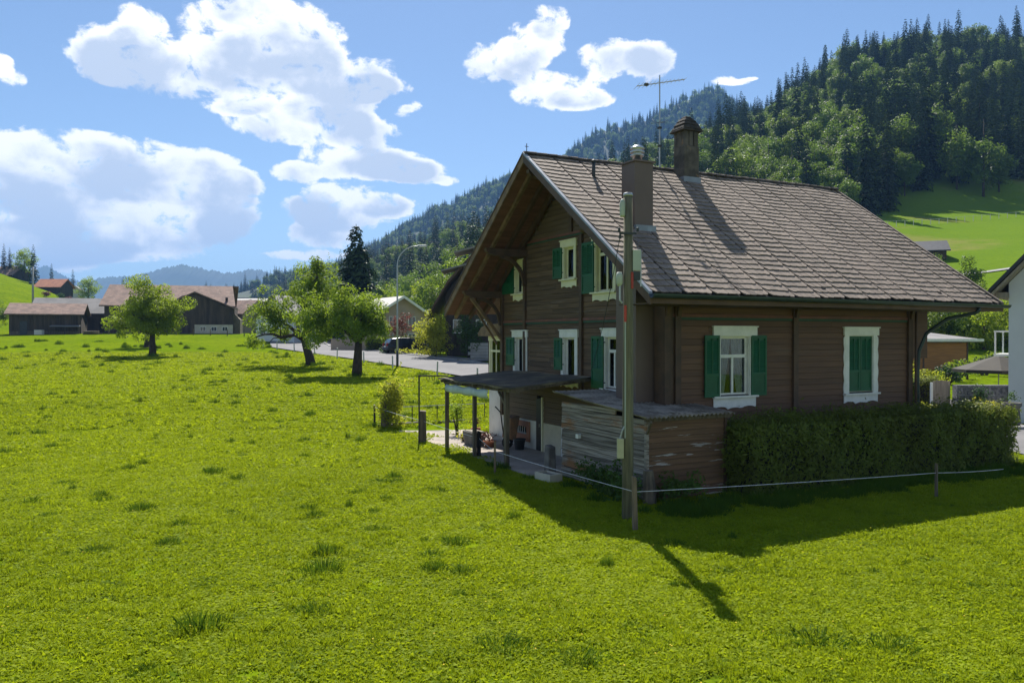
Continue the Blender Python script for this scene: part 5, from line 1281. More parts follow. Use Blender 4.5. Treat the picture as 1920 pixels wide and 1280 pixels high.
tk = MB().box(-.6, .6, -.35, .35, 0, .75).build('water_trough', M['pale_roof'], None, bevel=.04); tk.location = (-72.2, 121.6, gz(-72.2, 121.6)); tag(tk, 'pale blue-grey water tank in front of the small barn', 'tank')
for k in range(4):
    o = MB().tube([(0, 0, 0), (2.2, .1, .06)], [.16, .12], 8).build('log', M['old_post']); o.location = (-65.4 + rnd.uniform(-.3, .6), 122.4 - k * .35, gz(-65, 122) + .15 + (k % 2) * .25); o.rotation_euler = (0, 0, rnd.uniform(-.3, .3))
    tag(o, 'log lying in the pile at the end of the small barn', 'log', 'logs by the small barn')
gable_house('grey_barn', (-74, 139, gz(-74, 139) + .2), R_(108), 8, 12.5, 4.2, 6.6, M['barn_wood'], M['grey_roof'], 'grey-roofed barn behind the small plank barn', cat='barn').location = (-68.5, 139, gz(-70, 139) - .9)
# big farm with wing
zb = gz(-55, 128)
bf = empty('farm_barn', (-57.0, 129, zb - .3), R_(15), 'large farm barn with long tiled roof and dark gabled wing', 'barn')
MB().box(-8.4, 11.0, .8, 14, -.6, 5.0).build('wall', M['barn_wood'], bf)
for s, v0, v1 in ((1, -.6, 7.2), (-1, 7.2, 14.9)):
    z0, z1 = (4.6, 8.35) if s == 1 else (8.35, 4.6)
    MB().hexa([(-8.9, v0, z0), (11.6, v0, z0), (10.6 if s == 1 else 10.6, v1, z1), (-8.9, v1, z1), (-8.9, v0, z0 + .2), (11.6, v0, z0 + .2), (10.6, v1, z1 + .2), (-8.9, v1, z1 + .2)]).build('roof', M['barn_tile'], bf)
poly = [(1.8, -.6), (11.2, -.6), (11.2, 4.6), (9.9, 4.9), (5.4, 6.9), (3.4, 6.4), (1.8, 5.4)]
wg = MB().prism(poly, lambda p: (p[0], -.6, p[1]), lambda p: (p[0], 3.0, p[1])).build('wing_wall', M['barn_wood'], bf)
for k in range(23):
    x = 1.85 + k * .405; top = np.interp(x + .2, [1.8, 3.4, 5.4, 9.9, 11.2], [5.3, 6.3, 6.75, 4.75, 4.45]); MB().box(x, x + .39, -.66, -.61 - rnd.uniform(0, .01), 1.75 if x > 5.2 else .2, float(top)).build('plank', M['barn_wood'], bf)
MB().box(5.3, 11.2, -.72, -.601, .3, 1.74).build('plaster_base', M['plaster_cream'], bf)
for x in (6.2, 7.9, 9.6): hwin(bf, x, x + .75, .75, 1.35, -.72)
MB().box(1.6, 11.6, -1.4, -.73, -.4, .32).build('plinth', M['stone'], bf)
for a_, b2 in (((5.4, 6.95), (1.2, 4.95)), ((5.4, 6.95), (12.0, 4.15))):
    MB().hexa([(a_[0], -1.3, a_[1]), (b2[0], -1.3, b2[1]), (b2[0], 4.5, b2[1]), (a_[0], 4.5, a_[1]), (a_[0], -1.3, a_[1] + .18), (b2[0], -1.3, b2[1] + .18), (b2[0], 4.5, b2[1] + .18), (a_[0], 4.5, a_[1] + .18)]).build('wing_roof', M['barn_tile'], bf)
MB().box(9.9, 10.3, 1.0, 1.4, 5.2, 6.3).build('chimney', M['dark_stone'], bf)
MB().hexa([(11.2, 0, -.5), (12.3, 0, -.5), (12.3, 6, -.5), (11.2, 6, -.5), (11.2, 0, 3.6), (12.3, 0, 2.6), (12.3, 6, 2.6), (11.2, 6, 3.6)]).build('annex', M['old_post'], bf)
gable_house('annex_house', (-47.5, 148, gz(-47, 148)), R_(70), 8, 9, 3.6, 6.0, M['beige_wall'], M['barn_tile'], 'brown-roofed house just behind the big farm barn')
for k in range(9):
    fpost(-62 + k * 2.6, 122.5, 1.0, .06, 'short fence post in the row before the big farm barn', 'old_post', 0, 'fence posts before the barn')
# hill houses
def hill(px, D): return px_loc(px, D)
h1 = gable_house('hilltop_farmhouse', hill(18, 305), R_(82), 9, 13, 3.2, 6.2, M['barn_wood'], M['barn_tile'], 'brown farmhouse on top of the grassy hill', over=1.0)
h1.location = (hill(40, 300)[0], 300, hill(20, 300)[2] - 2.6)
h2 = gable_house('red_roof_house', hill(125, 290), R_(90), 8.5, 8.6, 2.9, 5.6, M['barn_wood'], M['red_roof'], 'dark house with bright red tiled roof on the grassy hill', over=.7)
h2.location = (bearing(125) * 285, 285, gz(bearing(100) * 285, 285) - 1.0)
for k in range(3): MB().box(0, 0, 0, 0, 0, 0) if False else None
h3 = gable_house('white_hill_house', hill(140, 310), R_(20), 7, 9, 3.0, 5.6, M['white_wall'], M['grey_roof'], 'small white house with grey roof beside the red-roofed house')
mst = empty('concrete_mast', hill(62, 190), 0, 'slim concrete mast rising behind the small barn', 'mast')
MB().tube([(0, 0, -1), (0, 0, 9.0)], [.28, .18], 10).build('shaft', M['kerb'], mst, True); MB().box(-.5, .5, -.06, .06, 8.2, 8.35).build('crossarm', M['galv'], mst)
# village houses beyond the fruit trees
v1 = gable_house('white_roof_house', px_loc(508, 330), R_(90), 9, 12.5, 6.0, 8.6, M['beige_wall'], M['pale_roof'], 'distant house with broad white sheet roof beyond the village', over=.6)
v1.location = (bearing(508) * 290, 290, gz(bearing(480) * 290, 290) + 2.6)
v2_ = gable_house('white_house', px_loc(515, 108), R_(-35), 8, 10, 3.4, 6.2, M['white_wall'], M['grey_roof'], 'white house seen through the leaves of the leaning fruit tree', over=.5)
hwin(v2_, -.6, .5, .9, 2.0); hwin(v2_, -2.8, -1.9, .9, 2.0); hwin(v2_, 1.9, 2.8, .9, 2.0)
for k, (px, D, w) in enumerate([(455, 210, 8), (432, 230, 9), (470, 170, 7)]):
    gable_house('village_house', px_loc(px, D), R_([60, 100, 30][k]), w, 10, 4.2, 7.2, M[['white_wall', 'beige_wall', 'white_wall'][k]], M[['grey_roof', 'barn_tile', 'barn_tile'][k]], ['grey-roofed village house beyond the farm barn annex', 'beige village house with brown roof beyond the barn', 'white village house with brown roof beside the road'][k])
# beige house by the road
bh = gable_house('beige_house', (-13.6, 98.5, gz(-13.6, 98.5)), R_(34), 7.0, 10, 4.0, 6.1, M['beige_wall'], M['pale_roof'], 'beige rendered house with pale tiled roof behind the hedge', over=.55)
for x in (-1.7, .9): hwin(bh, x, x + .9, 2.6, 3.7); hwin(bh, x, x + .9, .6, 1.6)
for s in (-1, 1):
    MB().hexa([(s * 4.08, -.62, 3.55), (0, -.62, 6.0), (0, -.56, 6.0), (s * 4.08, -.56, 3.55), (s * 4.08, -.62, 3.9), (0, -.62, 6.35), (0, -.56, 6.35), (s * 4.08, -.56, 3.9)]).build('barge_board', M['white_paint'], bh)
gw = empty('garden_wall', (-18.6, 88.0, gz(-18.6, 88)), R_(-10), 'low grey garden wall behind the two fruit trees', 'wall')
MB().box(-1.5, 3.2, 0, .25, -.4, 1.25).build('wall', M['beige_wall'], gw); MB().box(-1.55, 3.25, -.04, .29, 1.25, 1.33).build('coping', M['kerb'], gw)
# dark neighbouring chalet
dk = empty('dark_chalet', (0, 76.5, gz(0, 76)), 0, 'dark brown neighbouring chalet with steep curved roof behind the bushes', 'house')
prof = [(-2.2, 11.2), (-4.3, 9.0), (-6.0, 7.1), (-7.2, 5.1), (-8.0, 3.5)]
pr = prof + [(q[0] * 1.0, q[1] - .30) for q in reversed(prof)]
MB().prism(pr, lambda p: (p[0], -2.0, p[1]), lambda p: (p[0], 9, p[1])).build('roof', M['timber'], dk)
pr2 = [(-2.2 - q[0] - 2.2, q[1]) for q in prof]; pr2 = pr2 + [(q[0], q[1] - .3) for q in reversed(pr2)]
MB().prism(pr2, lambda p: (p[0], -2.0, p[1]), lambda p: (p[0], 9, p[1])).build('roof', M['timber'], dk)
MB().prism([(-6.4, -.5), (2, -.5), (2, 4.9), (-2.2, 10.8), (-4.9, 7.9), (-6.4, 5.9)], lambda p: (p[0], 0, p[1]), lambda p: (p[0], 8.5, p[1])).build('wall', M['barn_wood'], dk)
for z, x0 in ((8.2, -5.4), (9.9, -4.2)): MB().hexa([(x0 - 1.2, -2.6, z - .35), (x0 + 3, -2.6, z + .75), (x0 + 3, 1, z + .75), (x0 - 1.2, 1, z - .35), (x0 - 1.2, -2.6, z - .2), (x0 + 3, -2.6, z + .9), (x0 + 3, 1, z + .9), (x0 - 1.2, 1, z - .2)]).build('dormer_roof', M['grey_roof'], dk)
hwin(dk, -3.4, -2.5, 2.2, 3.4); hwin(dk, -5.6, -4.9, 2.2, 3.4)
bw = empty('block_wall', (-3.9, 70.8, gz(-3.9, 70.8)), R_(8), 'grey concrete block wall at the roadside beside the dark bush', 'wall')
for r in range(6):
    for c in range(6):
        x = c * .45 + (.22 if r % 2 else 0); MB().box(x + .008, x + .442, 0, .25 + rnd.uniform(-.012, .012), .008 + r * .27 - .1, .262 + r * .27 - .1).build('block', M['stone_grey'] if 'stone_grey' in M else M['kerb'], bw)
gb = MB(); V, F = [], []
rsq = np.random.RandomState(3)
for k in range(150):
    x, y = rsq.uniform(-4.8, .5), rsq.uniform(68.6, 70.4); s = rsq.uniform(.08, .2); z = gz(x, y) + .05
    gb.hexa([(x + s * a_ + rsq.uniform(-.03, .03), y + s * b2 + rsq.uniform(-.03, .03), z + c_ * s * .8) for c_ in (0, 1) for a_, b2 in ((-1, -1), (1, -1), (1, 1), (-1, 1))])
tag(gb.build('gravel_bank', M['rock']), 'bank of loose pale stones along the far kerb', 'gravel', kind='stuff')

# ------------------------------------------------------------------ street lamp
sl = empty('street_lamp', gloc(-9.0, 62.5), 0, 'tall slender grey street lamp with curved arm beside the road', 'street lamp')
pts = [(0, 0, 0), (0, 0, 4), (0, 0, 8.0)] + [(1.5 - 1.5 * math.cos(t), 0, 8.0 + 1.5 * math.sin(t)) for t in np.linspace(.25, 1.45, 7)] + [(1.85, 0, 9.53)]
MB().tube(pts, [.085, .07, .055] + [.045] * 7 + [.04], 10).build('pole', M['galv'], sl, True)
MB().tube([(0, 0, -.1), (0, 0, 1.3)], .10, 10).build('base_sleeve', M['dark_grey'], sl, True)
MB().hexa([(1.6, -.12, 9.47), (2.35, -.10, 9.50), (2.35, .10, 9.50), (1.6, .12, 9.47), (1.6, -.07, 9.60), (2.3, -.05, 9.59), (2.3, .05, 9.59), (1.6, .07, 9.60)]).build('lantern', M['galv'], sl, bevel=.02)
MB().box(1.72, 2.28, -.08, .08, 9.445, 9.48).build('lens', M['white_paint'], sl)
sl2 = empty('street_lamp', px_loc(598, 118), 0, 'distant street lamp rising behind the leaning fruit tree', 'street lamp')
MB().tube([(0, 0, 0), (0, 0, 8.6), (.5, 0, 9.1), (1.3, 0, 9.3)], [.08, .05, .045, .04], 8).build('pole', M['galv'], sl2, True); MB().box(1.0, 1.8, -.1, .1, 9.22, 9.36).build('lantern', M['galv'], sl2)

# ------------------------------------------------------------------ parked car (rear three-quarter view)
car = empty('parked_car', gloc(-10.9, 82.0, .02), R_(28), 'black estate car parked before the clipped hedge', 'car')
side = [(-2.2, .35), (-2.28, .62), (-2.22, .95), (-2.05, 1.18), (-1.75, 1.52), (-1.0, 1.62), (.1, 1.60), (.75, 1.42), (1.15, 1.08), (1.9, .95), (2.2, .78), (2.25, .45), (2.15, .30), (-2.1, .30)]
def carp(s, y, k): return [(q[0], y * (1 - .16 * max(0, (q[1] - .95) / .65)) if k else y, q[1]) for q in s]
n_ = len(side); a_, b2 = carp(side, -.90, 1), carp(side, .90, 1)
MB().add(a_ + b2, [tuple(range(n_)), tuple(range(2 * n_ - 1, n_ - 1, -1))] + [(i, n_ + i, n_ + (i + 1) % n_, (i + 1) % n_) for i in range(n_)]).build('body', M['car_paint'], car, bevel=.04)
for s in (-1, 1):
    y = lambda z: s * (.90 * (1 - .16 * max(0, (z - .95) / .65)) + .006)
    for x0, x1, x2, x3 in ((-1.85, -.95, -.95, -1.62), (-.88, .05, .05, -.88), (.12, .95, .60, .12)):
        MB().hexa([(x0, y(1.05), 1.05), (x1, y(1.05), 1.05), (x1, y(1.05) - s * .02, 1.05), (x0, y(1.05) - s * .02, 1.05), (x3, y(1.5), 1.48), (x2, y(1.5), 1.48), (x2, y(1.5) - s * .02, 1.48), (x3, y(1.5) - s * .02, 1.48)]).build('side_window', M['dark_pane'], car)
    MB().box(-2.31, -2.15, s * .58 - .13, s * .58 + .13, .78, 1.08).build('tail_light', M['tail_light'], car)
    for x in (-1.4, 1.4):
        w_ = MB().lathe([(.20, -.1), (.31, -.11), (.33, -.07), (.33, .07), (.31, .11), (.20, .1)], n=20).build('wheel', M['rubber'], car, True); w_.rotation_euler = (R_(90), 0, 0); w_.location = (x, s * .82, .33)
        MB().lathe([(.03, -.115), (.20, -.105), (.20, .105), (.03, .115)], n=14).build('rim', M['steel'], w_)
MB().hexa([(-2.09, -.66, 1.13), (-2.09, .66, 1.13), (-2.05, .66, 1.13), (-2.05, -.66, 1.13), (-1.80, -.58, 1.49), (-1.80, .58, 1.49), (-1.76, .58, 1.47), (-1.76, -.58, 1.47)]).build('rear_window', M['dark_pane'], car)
MB().box(-2.32, -2.24, -.26, .26, .66, .78).build('number_plate', M['white_paint'], car)
MB().box(-2.36, -2.2, -.84, .84, .38, .58).build('bumper', M['dark_grey'], car, bevel=.03)

# ------------------------------------------------------------------ right-hand side beyond the hedge
wh_ = empty('white_house', (22.45 + 4.9 * math.cos(R_(40)), 36 - 4.9 * math.sin(R_(40)), 0), R_(-40), 'white rendered house with dark roof edge beside the lane', 'house')
MB().prism([(-4.9, -.3), (5, -.3), (5, 6.2), (0, 11.7), (-4.9, 6.3)], lambda p: (p[0], 0, p[1]), lambda p: (p[0], 10, p[1])).build('wall', M['white_wall'], wh_)
for s in (-1, 1):
    e = 5.5; zE = 5.65
    MB().hexa([(s * e, -.9, zE), (0, -.9, 11.85), (0, 10.6, 11.85), (s * e, 10.6, zE), (s * e, -.9, zE + .12), (0, -.9, 11.97), (0, 10.6, 11.97), (s * e, 10.6, zE + .12)]).build('soffit', M['gate_wood'], wh_)
    MB().hexa([(s * (e + .06), -.98, zE + .121), (0, -.98, 11.971), (0, 10.65, 11.971), (s * (e + .06), 10.65, zE + .121), (s * (e + .06), -.98, zE + .33), (0, -.98, 12.18), (0, 10.65, 12.18), (s * (e + .06), 10.65, zE + .33)]).build('roof', M['dark_roof'], wh_)
MB().box(-5.3, -4.88, -.6, 9, 5.62, 5.86).build('eave_beam', M['gate_wood'], wh_)
hwin(wh_, -1.2, .0, 4.2, 5.5); hwin(wh_, -3.2, -2.2, 1.0, 2.3)
MB().box(-6.1, -4.91, 4.0, 6.4, 2.9, 3.02).build('balcony_floor', M['white_paint'], wh_)
bp_ = MB()
for x, y in ((-6.08, 4.02), (-6.08, 6.3), (-5.0, 4.02)): bp_.box(x, x + .07, y, y + .07, 3.02, 4.1)
bp_.box(-6.1, -4.91, 4.0, 4.09, 4.1, 4.18).box(-6.1, -6.0, 4.09, 6.4, 4.1, 4.18)
bq = bp_.build('balcony_rail', M['white_paint'], wh_); MB().box(-6.0, -5.0, 4.04, 4.06, 3.05, 4.08).build('glass_panel', M['glass'], bq)
hut = empty('wooden_hut', (33.2, 62, gz(33.2, 62)), R_(12), 'low orange wooden hut with pale flat roof behind the low hedge', 'hut')
for i in range(14): MB().box(-9.2, 2.6, 0, .08 + rnd.uniform(0, .006), .05 + i * .15, .05 + i * .15 + .145).build('plank', M['hut_wood'], hut)
MB().box(-9.2, 2.55, .09, 5.5, -.5, 2.15).build('wall', M['hut_wood'], hut)
for x in (-5.6, -1.4, 2.55): MB().box(x, x + .14, -.03, .05, 0, 2.18).build('corner_board', M['timber'], hut)
MB().hexa([(-9.6, -.7, 2.20), (3.4, -.7, 2.20), (2.2, 6.2, 3.0), (-9.6, 6.2, 3.0), (-9.6, -.7, 2.42), (3.4, -.7, 2.42), (2.2, 6.2, 3.2), (-9.6, 6.2, 3.2)]).build('roof', M['grey_roof'], hut)
MB().box(-9.65, 3.45, -.78, -.70, 2.26, 2.46).build('fascia', M['white_paint'], hut)
lh = empty('low_hedge', (19.6, 40.6, .1), R_(6), 'low clipped hedge between the chalet and the pale wooden gate', 'hedge')
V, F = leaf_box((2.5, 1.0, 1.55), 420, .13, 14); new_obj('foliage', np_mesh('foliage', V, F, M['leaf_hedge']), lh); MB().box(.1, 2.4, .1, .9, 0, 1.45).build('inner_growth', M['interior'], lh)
gt = empty('garden_gate', (21.35, 39.6, .05), R_(4), 'pale vertical-board garden gate beside the stone-filled wall', 'gate')
for k in range(8): MB().box(-.42 + k * .112, -.42 + k * .112 + .105, 0, .025, .05, 1.62 + .03 * math.sin(k * .5)).build('board', M['gate_wood'], gt)
for z in (.35, 1.3): MB().box(-.42, .46, .026, .07, z, z + .09).build('rail', M['gate_wood'], gt)
MB().box(-.53, -.44, -.03, .08, 0, 1.55).build('gate_post', M['white_paint'], gt)
gbn = empty('gabion_wall', (21.9, 39.2, 0), R_(-3), 'grey stone-filled gabion wall beside the white house', 'wall')
rsq = np.random.RandomState(8); gbm = MB()
for r in range(9):
    for c in range(17):
        x, z, s = c * .165 + .08 + rsq.uniform(-.02, .02), .08 + r * .165, .085
        gbm.hexa([(x + s * a_ * rsq.uniform(.75, 1.05), (-.06 if b2 < 0 else .4) + rsq.uniform(-.03, .03), z + s * c_ * rsq.uniform(.75, 1.05)) for c_ in (-1, 1) for a_, b2 in ((-1, -1), (1, -1), (1, 1), (-1, 1))])
tag(gbm.build('stone_fill', M['gabion'], gbn), kind='stuff')
MB().box(0, 2.8, -.02, .42, 0, 1.48).build('core', M['gabion'], gbn)
for z in (.0, .5, 1.0, 1.52): MB().tube([(0, -.12, z), (2.85, -.12, z)], .008, 5).build('wire', M['galv'], gbn)
pa = empty('parasol', (27.2, 44.5, .1), 0, 'open dark brown parasol in the garden beside the white house', 'parasol')
V = [(0, 0, 2.75)] + [(2.3 * math.cos(k * math.pi / 4 + .3), 2.3 * math.sin(k * math.pi / 4 + .3), 1.95) for k in range(8)] + [(0, 0, 2.69)] + [(2.3 * math.cos(k * math.pi / 4 + .3), 2.3 * math.sin(k * math.pi / 4 + .3), 1.78) for k in range(8)]
MB().add(V, [(0, 1 + k, 1 + (k + 1) % 8) for k in range(8)] + [(9, 10 + (k + 1) % 8, 10 + k) for k in range(8)] + [(1 + k, 10 + k, 10 + (k + 1) % 8, 1 + (k + 1) % 8) for k in range(8)]).build('canopy', M['parasol'], pa)
MB().tube([(0, 0, 0), (0, 0, 2.8)], .03, 8).build('pole', M['galv'], pa)
pt = empty('stone_planter', (21.6, 34.4, .05), 0, 'grey stone planter with small shrub by the white house corner', 'planter')
MB().lathe([(.30, 0), (.34, .1), (.30, .75), (.38, .85), (.38, .98), (.32, .98), (.30, .9)], n=20).build('pot', M['stone'], pt, True)
rs_ = np.random.RandomState(5); V, F = clump_leaves(crown_clumps(10, (0, 0, 1.2), (.25, .25, .2), rs_, .1, .18, .1), 900, .07, rs_); new_obj('foliage', np_mesh('foliage', V, F, M['leaf_weed']), pt)
for nm, loc, rad, mt, lb, sd in (('yellow_shrub', (19.2, 36.6, .3), (.75, .5, .35), 'leaf_yellow', 'bright yellow-green shrub at the corner of the chalet', 1), ('vine_shrub', (22.7, 38.6, .75), (.5, .3, .75), 'leaf_dark', 'dark green climber covering part of the gabion wall', 2), ('lime_shrub', (22.4, 37.4, .35), (.6, .4, .45), 'leaf_yellow', 'lime green shrub at the foot of the gabion wall', 3), ('pale_shrub', (31.5, 55, .9), (1.4, 1.2, 1.5), 'leaf_apple', 'pale flowering shrub beside the wooden hut', 4), ('border_shrub', (23.6, 46, 1.0), (1.6, .8, .7), 'leaf_yellow', 'light green border shrubs below the parasol', 5), ('corner_shrub', (20.5, 42.5, 1.3), (1.4, .7, .7), 'leaf_apple', 'loose green shrub rising behind the low hedge', 6)):
    shrub(nm, loc, crown_clumps(26, (0, 0, .2), rad, rs_, .15, .3, .1), .10, 480, mt, lb, seed=90 + sd)
rs_ = np.random.RandomState(15)
for k, (x, y, h) in enumerate([(21.5, 47, .9), (23.8, 49, 1.0), (26, 50, 1.1), (28.4, 52, 1.2), (30.2, 54, 1.1), (25.2, 55, 1.0), (28.0, 57, 1.1), (34.5, 58, 1.3), (36.5, 60, 1.5)]):
    shrub('garden_shrub', gloc(x, y, .1), crown_clumps(22, (0, 0, h * .6), (1.25, .9, h * .7), rs_, .22, .42, .1), .16, 260, ('leaf_apple', 'leaf_weed', 'leaf_yellow', 'leaf_dark')[k % 4], 'rounded garden shrub in the planting before the orange hut', seed=120 + k, group='garden shrubs before the hut')
kst = MB().box(-2.6, 3.0, -.15, .15, -.1, .14).build('kerb_step', M['kerb']); kst.location = (20.8, 33.0, .02); kst.rotation_euler = (0, 0, .05); tag(kst, kind='structure')
# meadow path, farm roof and stock fence on the far hillside
pth = resample([(bearing(1800) * 107, 107), (bearing(1850) * 107, 107), (bearing(2000) * 108, 108)], 12)
strip('hill_path', pth, offset(pth, -.9), M['kerb'], .12)
gable_house('hillside_barn', px_loc(1768, 122), R_(70), 6, 8, .9, 2.4, M['barn_wood'], M['dark_roof'], 'dark-roofed barn at the foot of the hillside pasture', cat='barn')
pts = [px_loc(px, 158 + (px - 1640) * .05) for px in range(1600, 2010, 16)]
for i, p in enumerate(pts):
    o = MB().box(-.04, .04, -.04, .04, -.3, 1.15).build('pasture_stake', M['pale_roof']); o.location = p; tag(o, 'pale stake in the fence line across the hillside pasture', 'stake', 'stakes of the hillside fence')
for i in range(len(pts) - 1):
    tag(MB().bar((pts[i][0], pts[i][1], pts[i][2] + 1.1), (pts[i + 1][0], pts[i + 1][1], pts[i + 1][2] + 1.1), .035, .035).build('pasture_tape', M['rope']), 'length of white tape on the hillside pasture fence', 'tape', 'tape of the hillside fence')

# ------------------------------------------------------------------ grass
def grass_material(name, c1, c2, c3, trans, tcol):
    m, nt, out = mat_new(name)
    r = N(nt, 'ShaderNodeNewGeometry').outputs['Random Per Island']
    w = coords(nt, 'World'); big = noise(nt, w, .11, 4, .6); mid = noise(nt, w, 1.4, 4, .65)
    col = mixrgb(nt, r, c1, c2); col = mixrgb(nt, math_node(nt, 'MULTIPLY', smooth(nt, big, .35, .65), .5), col, tuple(x * 1.25 for x in c2))
    col = mixrgb(nt, math_node(nt, 'MULTIPLY', smooth(nt, mid, .52, .72), .8), col, c3)
    b = N(nt, 'ShaderNodeBsdfPrincipled', inp={'Roughness': .7, 'Specular IOR Level': .08}); nt.links.new(col, b.inputs['Base Color'])
    t = N(nt, 'ShaderNodeBsdfTranslucent'); nt.links.new(mixrgb(nt, .55, col, tcol), t.inputs[0])
    mx = N(nt, 'ShaderNodeMixShader'); mx.inputs[0].default_value = trans
    nt.links.new(b.outputs[0], mx.inputs[1]); nt.links.new(t.outputs[0], mx.inputs[2]); nt.links.new(mx.outputs[0], out.inputs[0]); return m
M['grass'] = grass_material('meadow_blades', (.160, .238, .008), (.28, .335, .012), (.10, .175, .008), .42, (.50, .59, .012))
M['tuft'] = grass_material('dark_tuft_blades', (.040, .095, .008), (.080, .145, .010), (.034, .085, .008), .28, (.18, .30, .015))
def blade_patch(name, n, size, h, w, mat, seed, lean=.6, clover=.3, radial=False):
    rs = np.random.RandomState(seed)
    if radial: q = rs.normal(0, size * .22, (n, 2))
    else: q = rs.uniform(-size / 2, size / 2, (n, 2))
    a = rs.uniform(0, 2 * np.pi, n); hh = h * rs.uniform(.45, 1.3, n) * (1 if not radial else np.exp(-(q ** 2).sum(1) / (size * .42) ** 2))
    L = rs.uniform(.2, 1, n) * lean * hh; ww = w * rs.uniform(.6, 1.3, n)
    d = np.stack([np.cos(a), np.sin(a), 0 * a], 1); p = np.stack([-np.sin(a), np.cos(a), 0 * a], 1)
    base = np.stack([q[:, 0], q[:, 1], 0 * a - .01], 1); up = np.array([0, 0, 1.0])
    if radial: out = np.stack([q[:, 0], q[:, 1], 0 * a], 1); d = d * .5 + out / (np.linalg.norm(out, axis=1)[:, None] + 1e-6) * .8
    mid = base + d * (L * .35)[:, None] + up * (hh * .62)[:, None]; tip = base + d * L[:, None] + up * hh[:, None]
    V = np.stack([base - p * ww[:, None] * .5, base + p * ww[:, None] * .5, mid + p * ww[:, None] * .42, tip, mid - p * ww[:, None] * .42], 1)
    V = V.reshape(-1, 3); F = np.arange(n * 5).reshape(n, 5)
    me = bpy.data.meshes.new(name); me.from_pydata(V.tolist(), [], F.tolist()); me.materials.append(mat)
    if clover:
        k = int(n * clover); c = np.stack([rs.uniform(-size / 2, size / 2, k), rs.uniform(-size / 2, size / 2, k), rs.uniform(.3, .8, k) * h], 1)
        v2, f2 = leaves(c, w * 3.4, rs, 1.6, None, .9)
        me2 = np_mesh(name, v2, f2, mat); bm = bmesh.new(); bm.from_mesh(me); bm.from_mesh(me2); bm.to_mesh(me); bm.free()
    return me
def in_house(x, y):
    c, s = math.cos(CH_ANG), math.sin(CH_ANG); dx, dy = x - 3.22, y - 18.5; u, v = c * dx + s * dy, -s * dx + c * dy
    if -.85 < u < 2.2 and 4.2 < v < 16.9: return True
    if u > .1 and v > .2 and u < 2.4 and v < 4.3: return True
    if u > 1.6 and v > .6 and u < 11.5 and v < 14: return True
    if u > 2.5 and -.5 < v < .6 and u < 13: return True
    return False
def edge_ok(x, y):
    if in_house(x, y): return False
    rx = np.interp(y, road_near[::-1, 1], road_near[::-1, 0]) if y > 36 else 99
    if x > rx - .35: return False
    lx = np.interp(y, lane[:, 1], lane[:, 0]) if 12 < y < 40 else 99
    return not x > lx - .2
rsg = np.random.RandomState(55)
srcs = [new_obj('grass_patch', blade_patch('grass_patch', 560, .66, .045, .014, M['grass'], 60 + k), None, (-2 + k * .7, 11.5, 0)) for k in range(3)]
srcm = [new_obj('grass_patch', blade_patch('grass_patch', 520, 1.6, .10, .030, M['grass'], 70 + k, clover=.2), None, (-6 + k * 1.7, 31, .0)) for k in range(2)]
tuf = [new_obj('grass_tuft', blade_patch('grass_tuft', 420, 1.0, .24, .011, M['tuft'], 80 + k, .75, 0, True), None, l) for k, l in enumerate([(bearing(605) * 13.1, 13.1, 0), (bearing(372) * 10.6, 10.6, 0)])]
for o in srcs + srcm + tuf: tag(o, kind='stuff')
for k, s_ in enumerate(srcs):
    P, Rr, Sc = [], [], []
    for _ in range(1500):
        D = math.sqrt(rsg.uniform(8.2 ** 2, 27 ** 2)); x = rsg.uniform(-.72, .72) * D
        if not edge_ok(x, D): continue
        f = 1 + (D - 9) / 30; P.append((x, D, gz(x, D))); Rr.append((0, 0, rsg.uniform(0, 6.28))); q = rsg.uniform(.55, 1.0) + .55 * max(0, math.sin(x * 1.7 + 1.3 * math.sin(D * .9)) * math.sin(D * 1.3 + x * .4)); Sc.append((f, f, q * (1.0 if D < 18 else 1.1)))
    scatter('meadow_grass', P, Rr, Sc, s_)
for k, s_ in enumerate(srcm):
    P, Rr, Sc = [], [], []
    for _ in range(1500):
        D = math.sqrt(rsg.uniform(24 ** 2, 84 ** 2)); x = rsg.uniform(-.72, .25) * D
        if not edge_ok(x, D) or (D > 40 and x > 2): continue
        f = 1 + (D - 24) / 60; P.append((x, D, gz(x, D))); Rr.append((0, 0, rsg.uniform(0, 6.28))); Sc.append((f, f, rsg.uniform(.7, 1.2)))
    scatter('meadow_grass_far', P, Rr, Sc, s_)
clm = [new_obj('grass_clump', blade_patch('grass_clump', 95, .30, .12, .0095, M['grass'], 90 + k, .8, .15, True), None, (1.0 + k * .5, 10.8, 0)) for k in range(3)]
for k, s_ in enumerate(clm):
    tag(s_, kind='stuff'); P, Rr, Sc = [], [], []
    for _ in range(8500):
        D = math.sqrt(rsg.uniform(8.3 ** 2, 42 ** 2)); x = rsg.uniform(-.72, .72) * D
        dens_ = .5 + .5 * math.sin(x * 1.1 + 2 * math.sin(D * .5)) * math.sin(D * .8 + math.sin(x * .7) * 1.5)
        if rsg.uniform() > .35 + .65 * dens_ or not edge_ok(x, D) or (D > 36 and x > 4): continue
        f = rsg.uniform(.4, 1.0) * (1 + D / 32); P.append((x, D, gz(x, D))); Rr.append((rsg.normal() * .12, rsg.normal() * .12, rsg.uniform(0, 6.28))); Sc.append((f, f, rsg.uniform(.45, .85) + .55 * dens_ * rsg.uniform()))
    scatter('meadow_clumps', P, Rr, Sc, s_)
P, Rr, Sc = [[], []], [[], []], [[], []]
def tuft(x, D, s, h): 
    k = rsg.randint(2); P[k].append((x, D, gz(x, D))); Rr[k].append((0, 0, rsg.uniform(0, 6.28))); Sc[k].append((s, s, h))
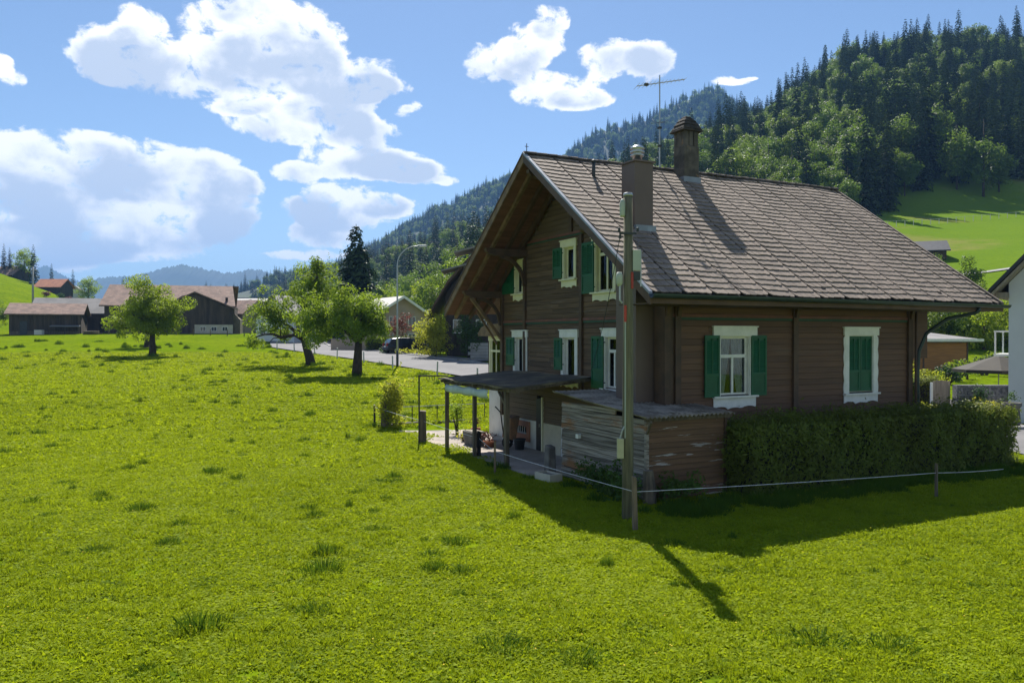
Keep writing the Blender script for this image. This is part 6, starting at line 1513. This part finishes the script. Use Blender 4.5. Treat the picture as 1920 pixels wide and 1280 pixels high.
for px, py, s, h in [(725, 940, .45, .7), (590, 1150, .8, .6), (335, 985, .7, .5), (525, 800, .6, .7), (680, 925, .4, .5), (120, 910, .9, .5), (180, 1035, .8, .5), (940, 1215, 1.1, .6), (1540, 1205, 1.3, .55), (1670, 1215, 1.0, .55), (810, 1045, .7, .5), (700, 995, .6, .45), (430, 965, .4, .4), (1090, 1240, .9, .5), (1265, 1100, .25, .5)]:
    D = 3.9 * 1493 / (py - 630); tuft(bearing(px) * D, D, s, h)
for _ in range(480):
    D = rsg.uniform(13, 105); x = rsg.uniform(-.72, .3) * D
    if edge_ok(x, D) and not (D > 40 and x > 2): tuft(x, D, rsg.uniform(.2, .7) * (1 + D / 80), rsg.uniform(.45, 1.2) * (.5 + D / 60))
for x0, y0 in ((-34.9, 77.3), (-16.2, 64.2), (-10.7, 54.9), (-42.8, 93.3)):
    for _ in range(7): tuft(x0 + rsg.normal() * .5, y0 + rsg.normal() * .5, rsg.uniform(.5, 1), rsg.uniform(1, 2))
for _ in range(260):      # longer grass along fence, shed and hedge
    u = rsg.uniform(-1.2, 13); v = rsg.uniform(-1.7, -.6) if u > -.3 else rsg.uniform(-1.5, 8); x, y = hw(u, v)
    if edge_ok(x, y): tuft(x, y, rsg.uniform(.4, .8), rsg.uniform(.6, 1.3))
for _ in range(1500):      # small uneven clumps in the turf
    D = math.sqrt(rsg.uniform(8.5 ** 2, 60 ** 2)); x = rsg.uniform(-.72, .72) * D
    if edge_ok(x, D) and not (D > 40 and x > 2): tuft(x, D, rsg.uniform(.12, .38) * (1 + D / 60), rsg.uniform(.15, .34))
for k in range(2): scatter('tall_grass', P[k], Rr[k], Sc[k], tuf[k])
fl_ = MB().lathe([(.004, 0), (.012, .006), (.010, .012)], n=6).build('meadow_flower', M['yellow_flower']); fl_.location = (-1.0, 10.2, .08); tag(fl_, kind='stuff')
PF = [];
for _ in range(260):
    D = math.sqrt(rsg.uniform(8.5 ** 2, 26 ** 2)); x = rsg.uniform(-.7, .7) * D
    if edge_ok(x, D): PF.append((x, D, gz(x, D) + rsg.uniform(.06, .12)))
scatter('meadow_flowers', PF, [(0, 0, 0)] * len(PF), [(1, 1, 1)] * len(PF), fl_)
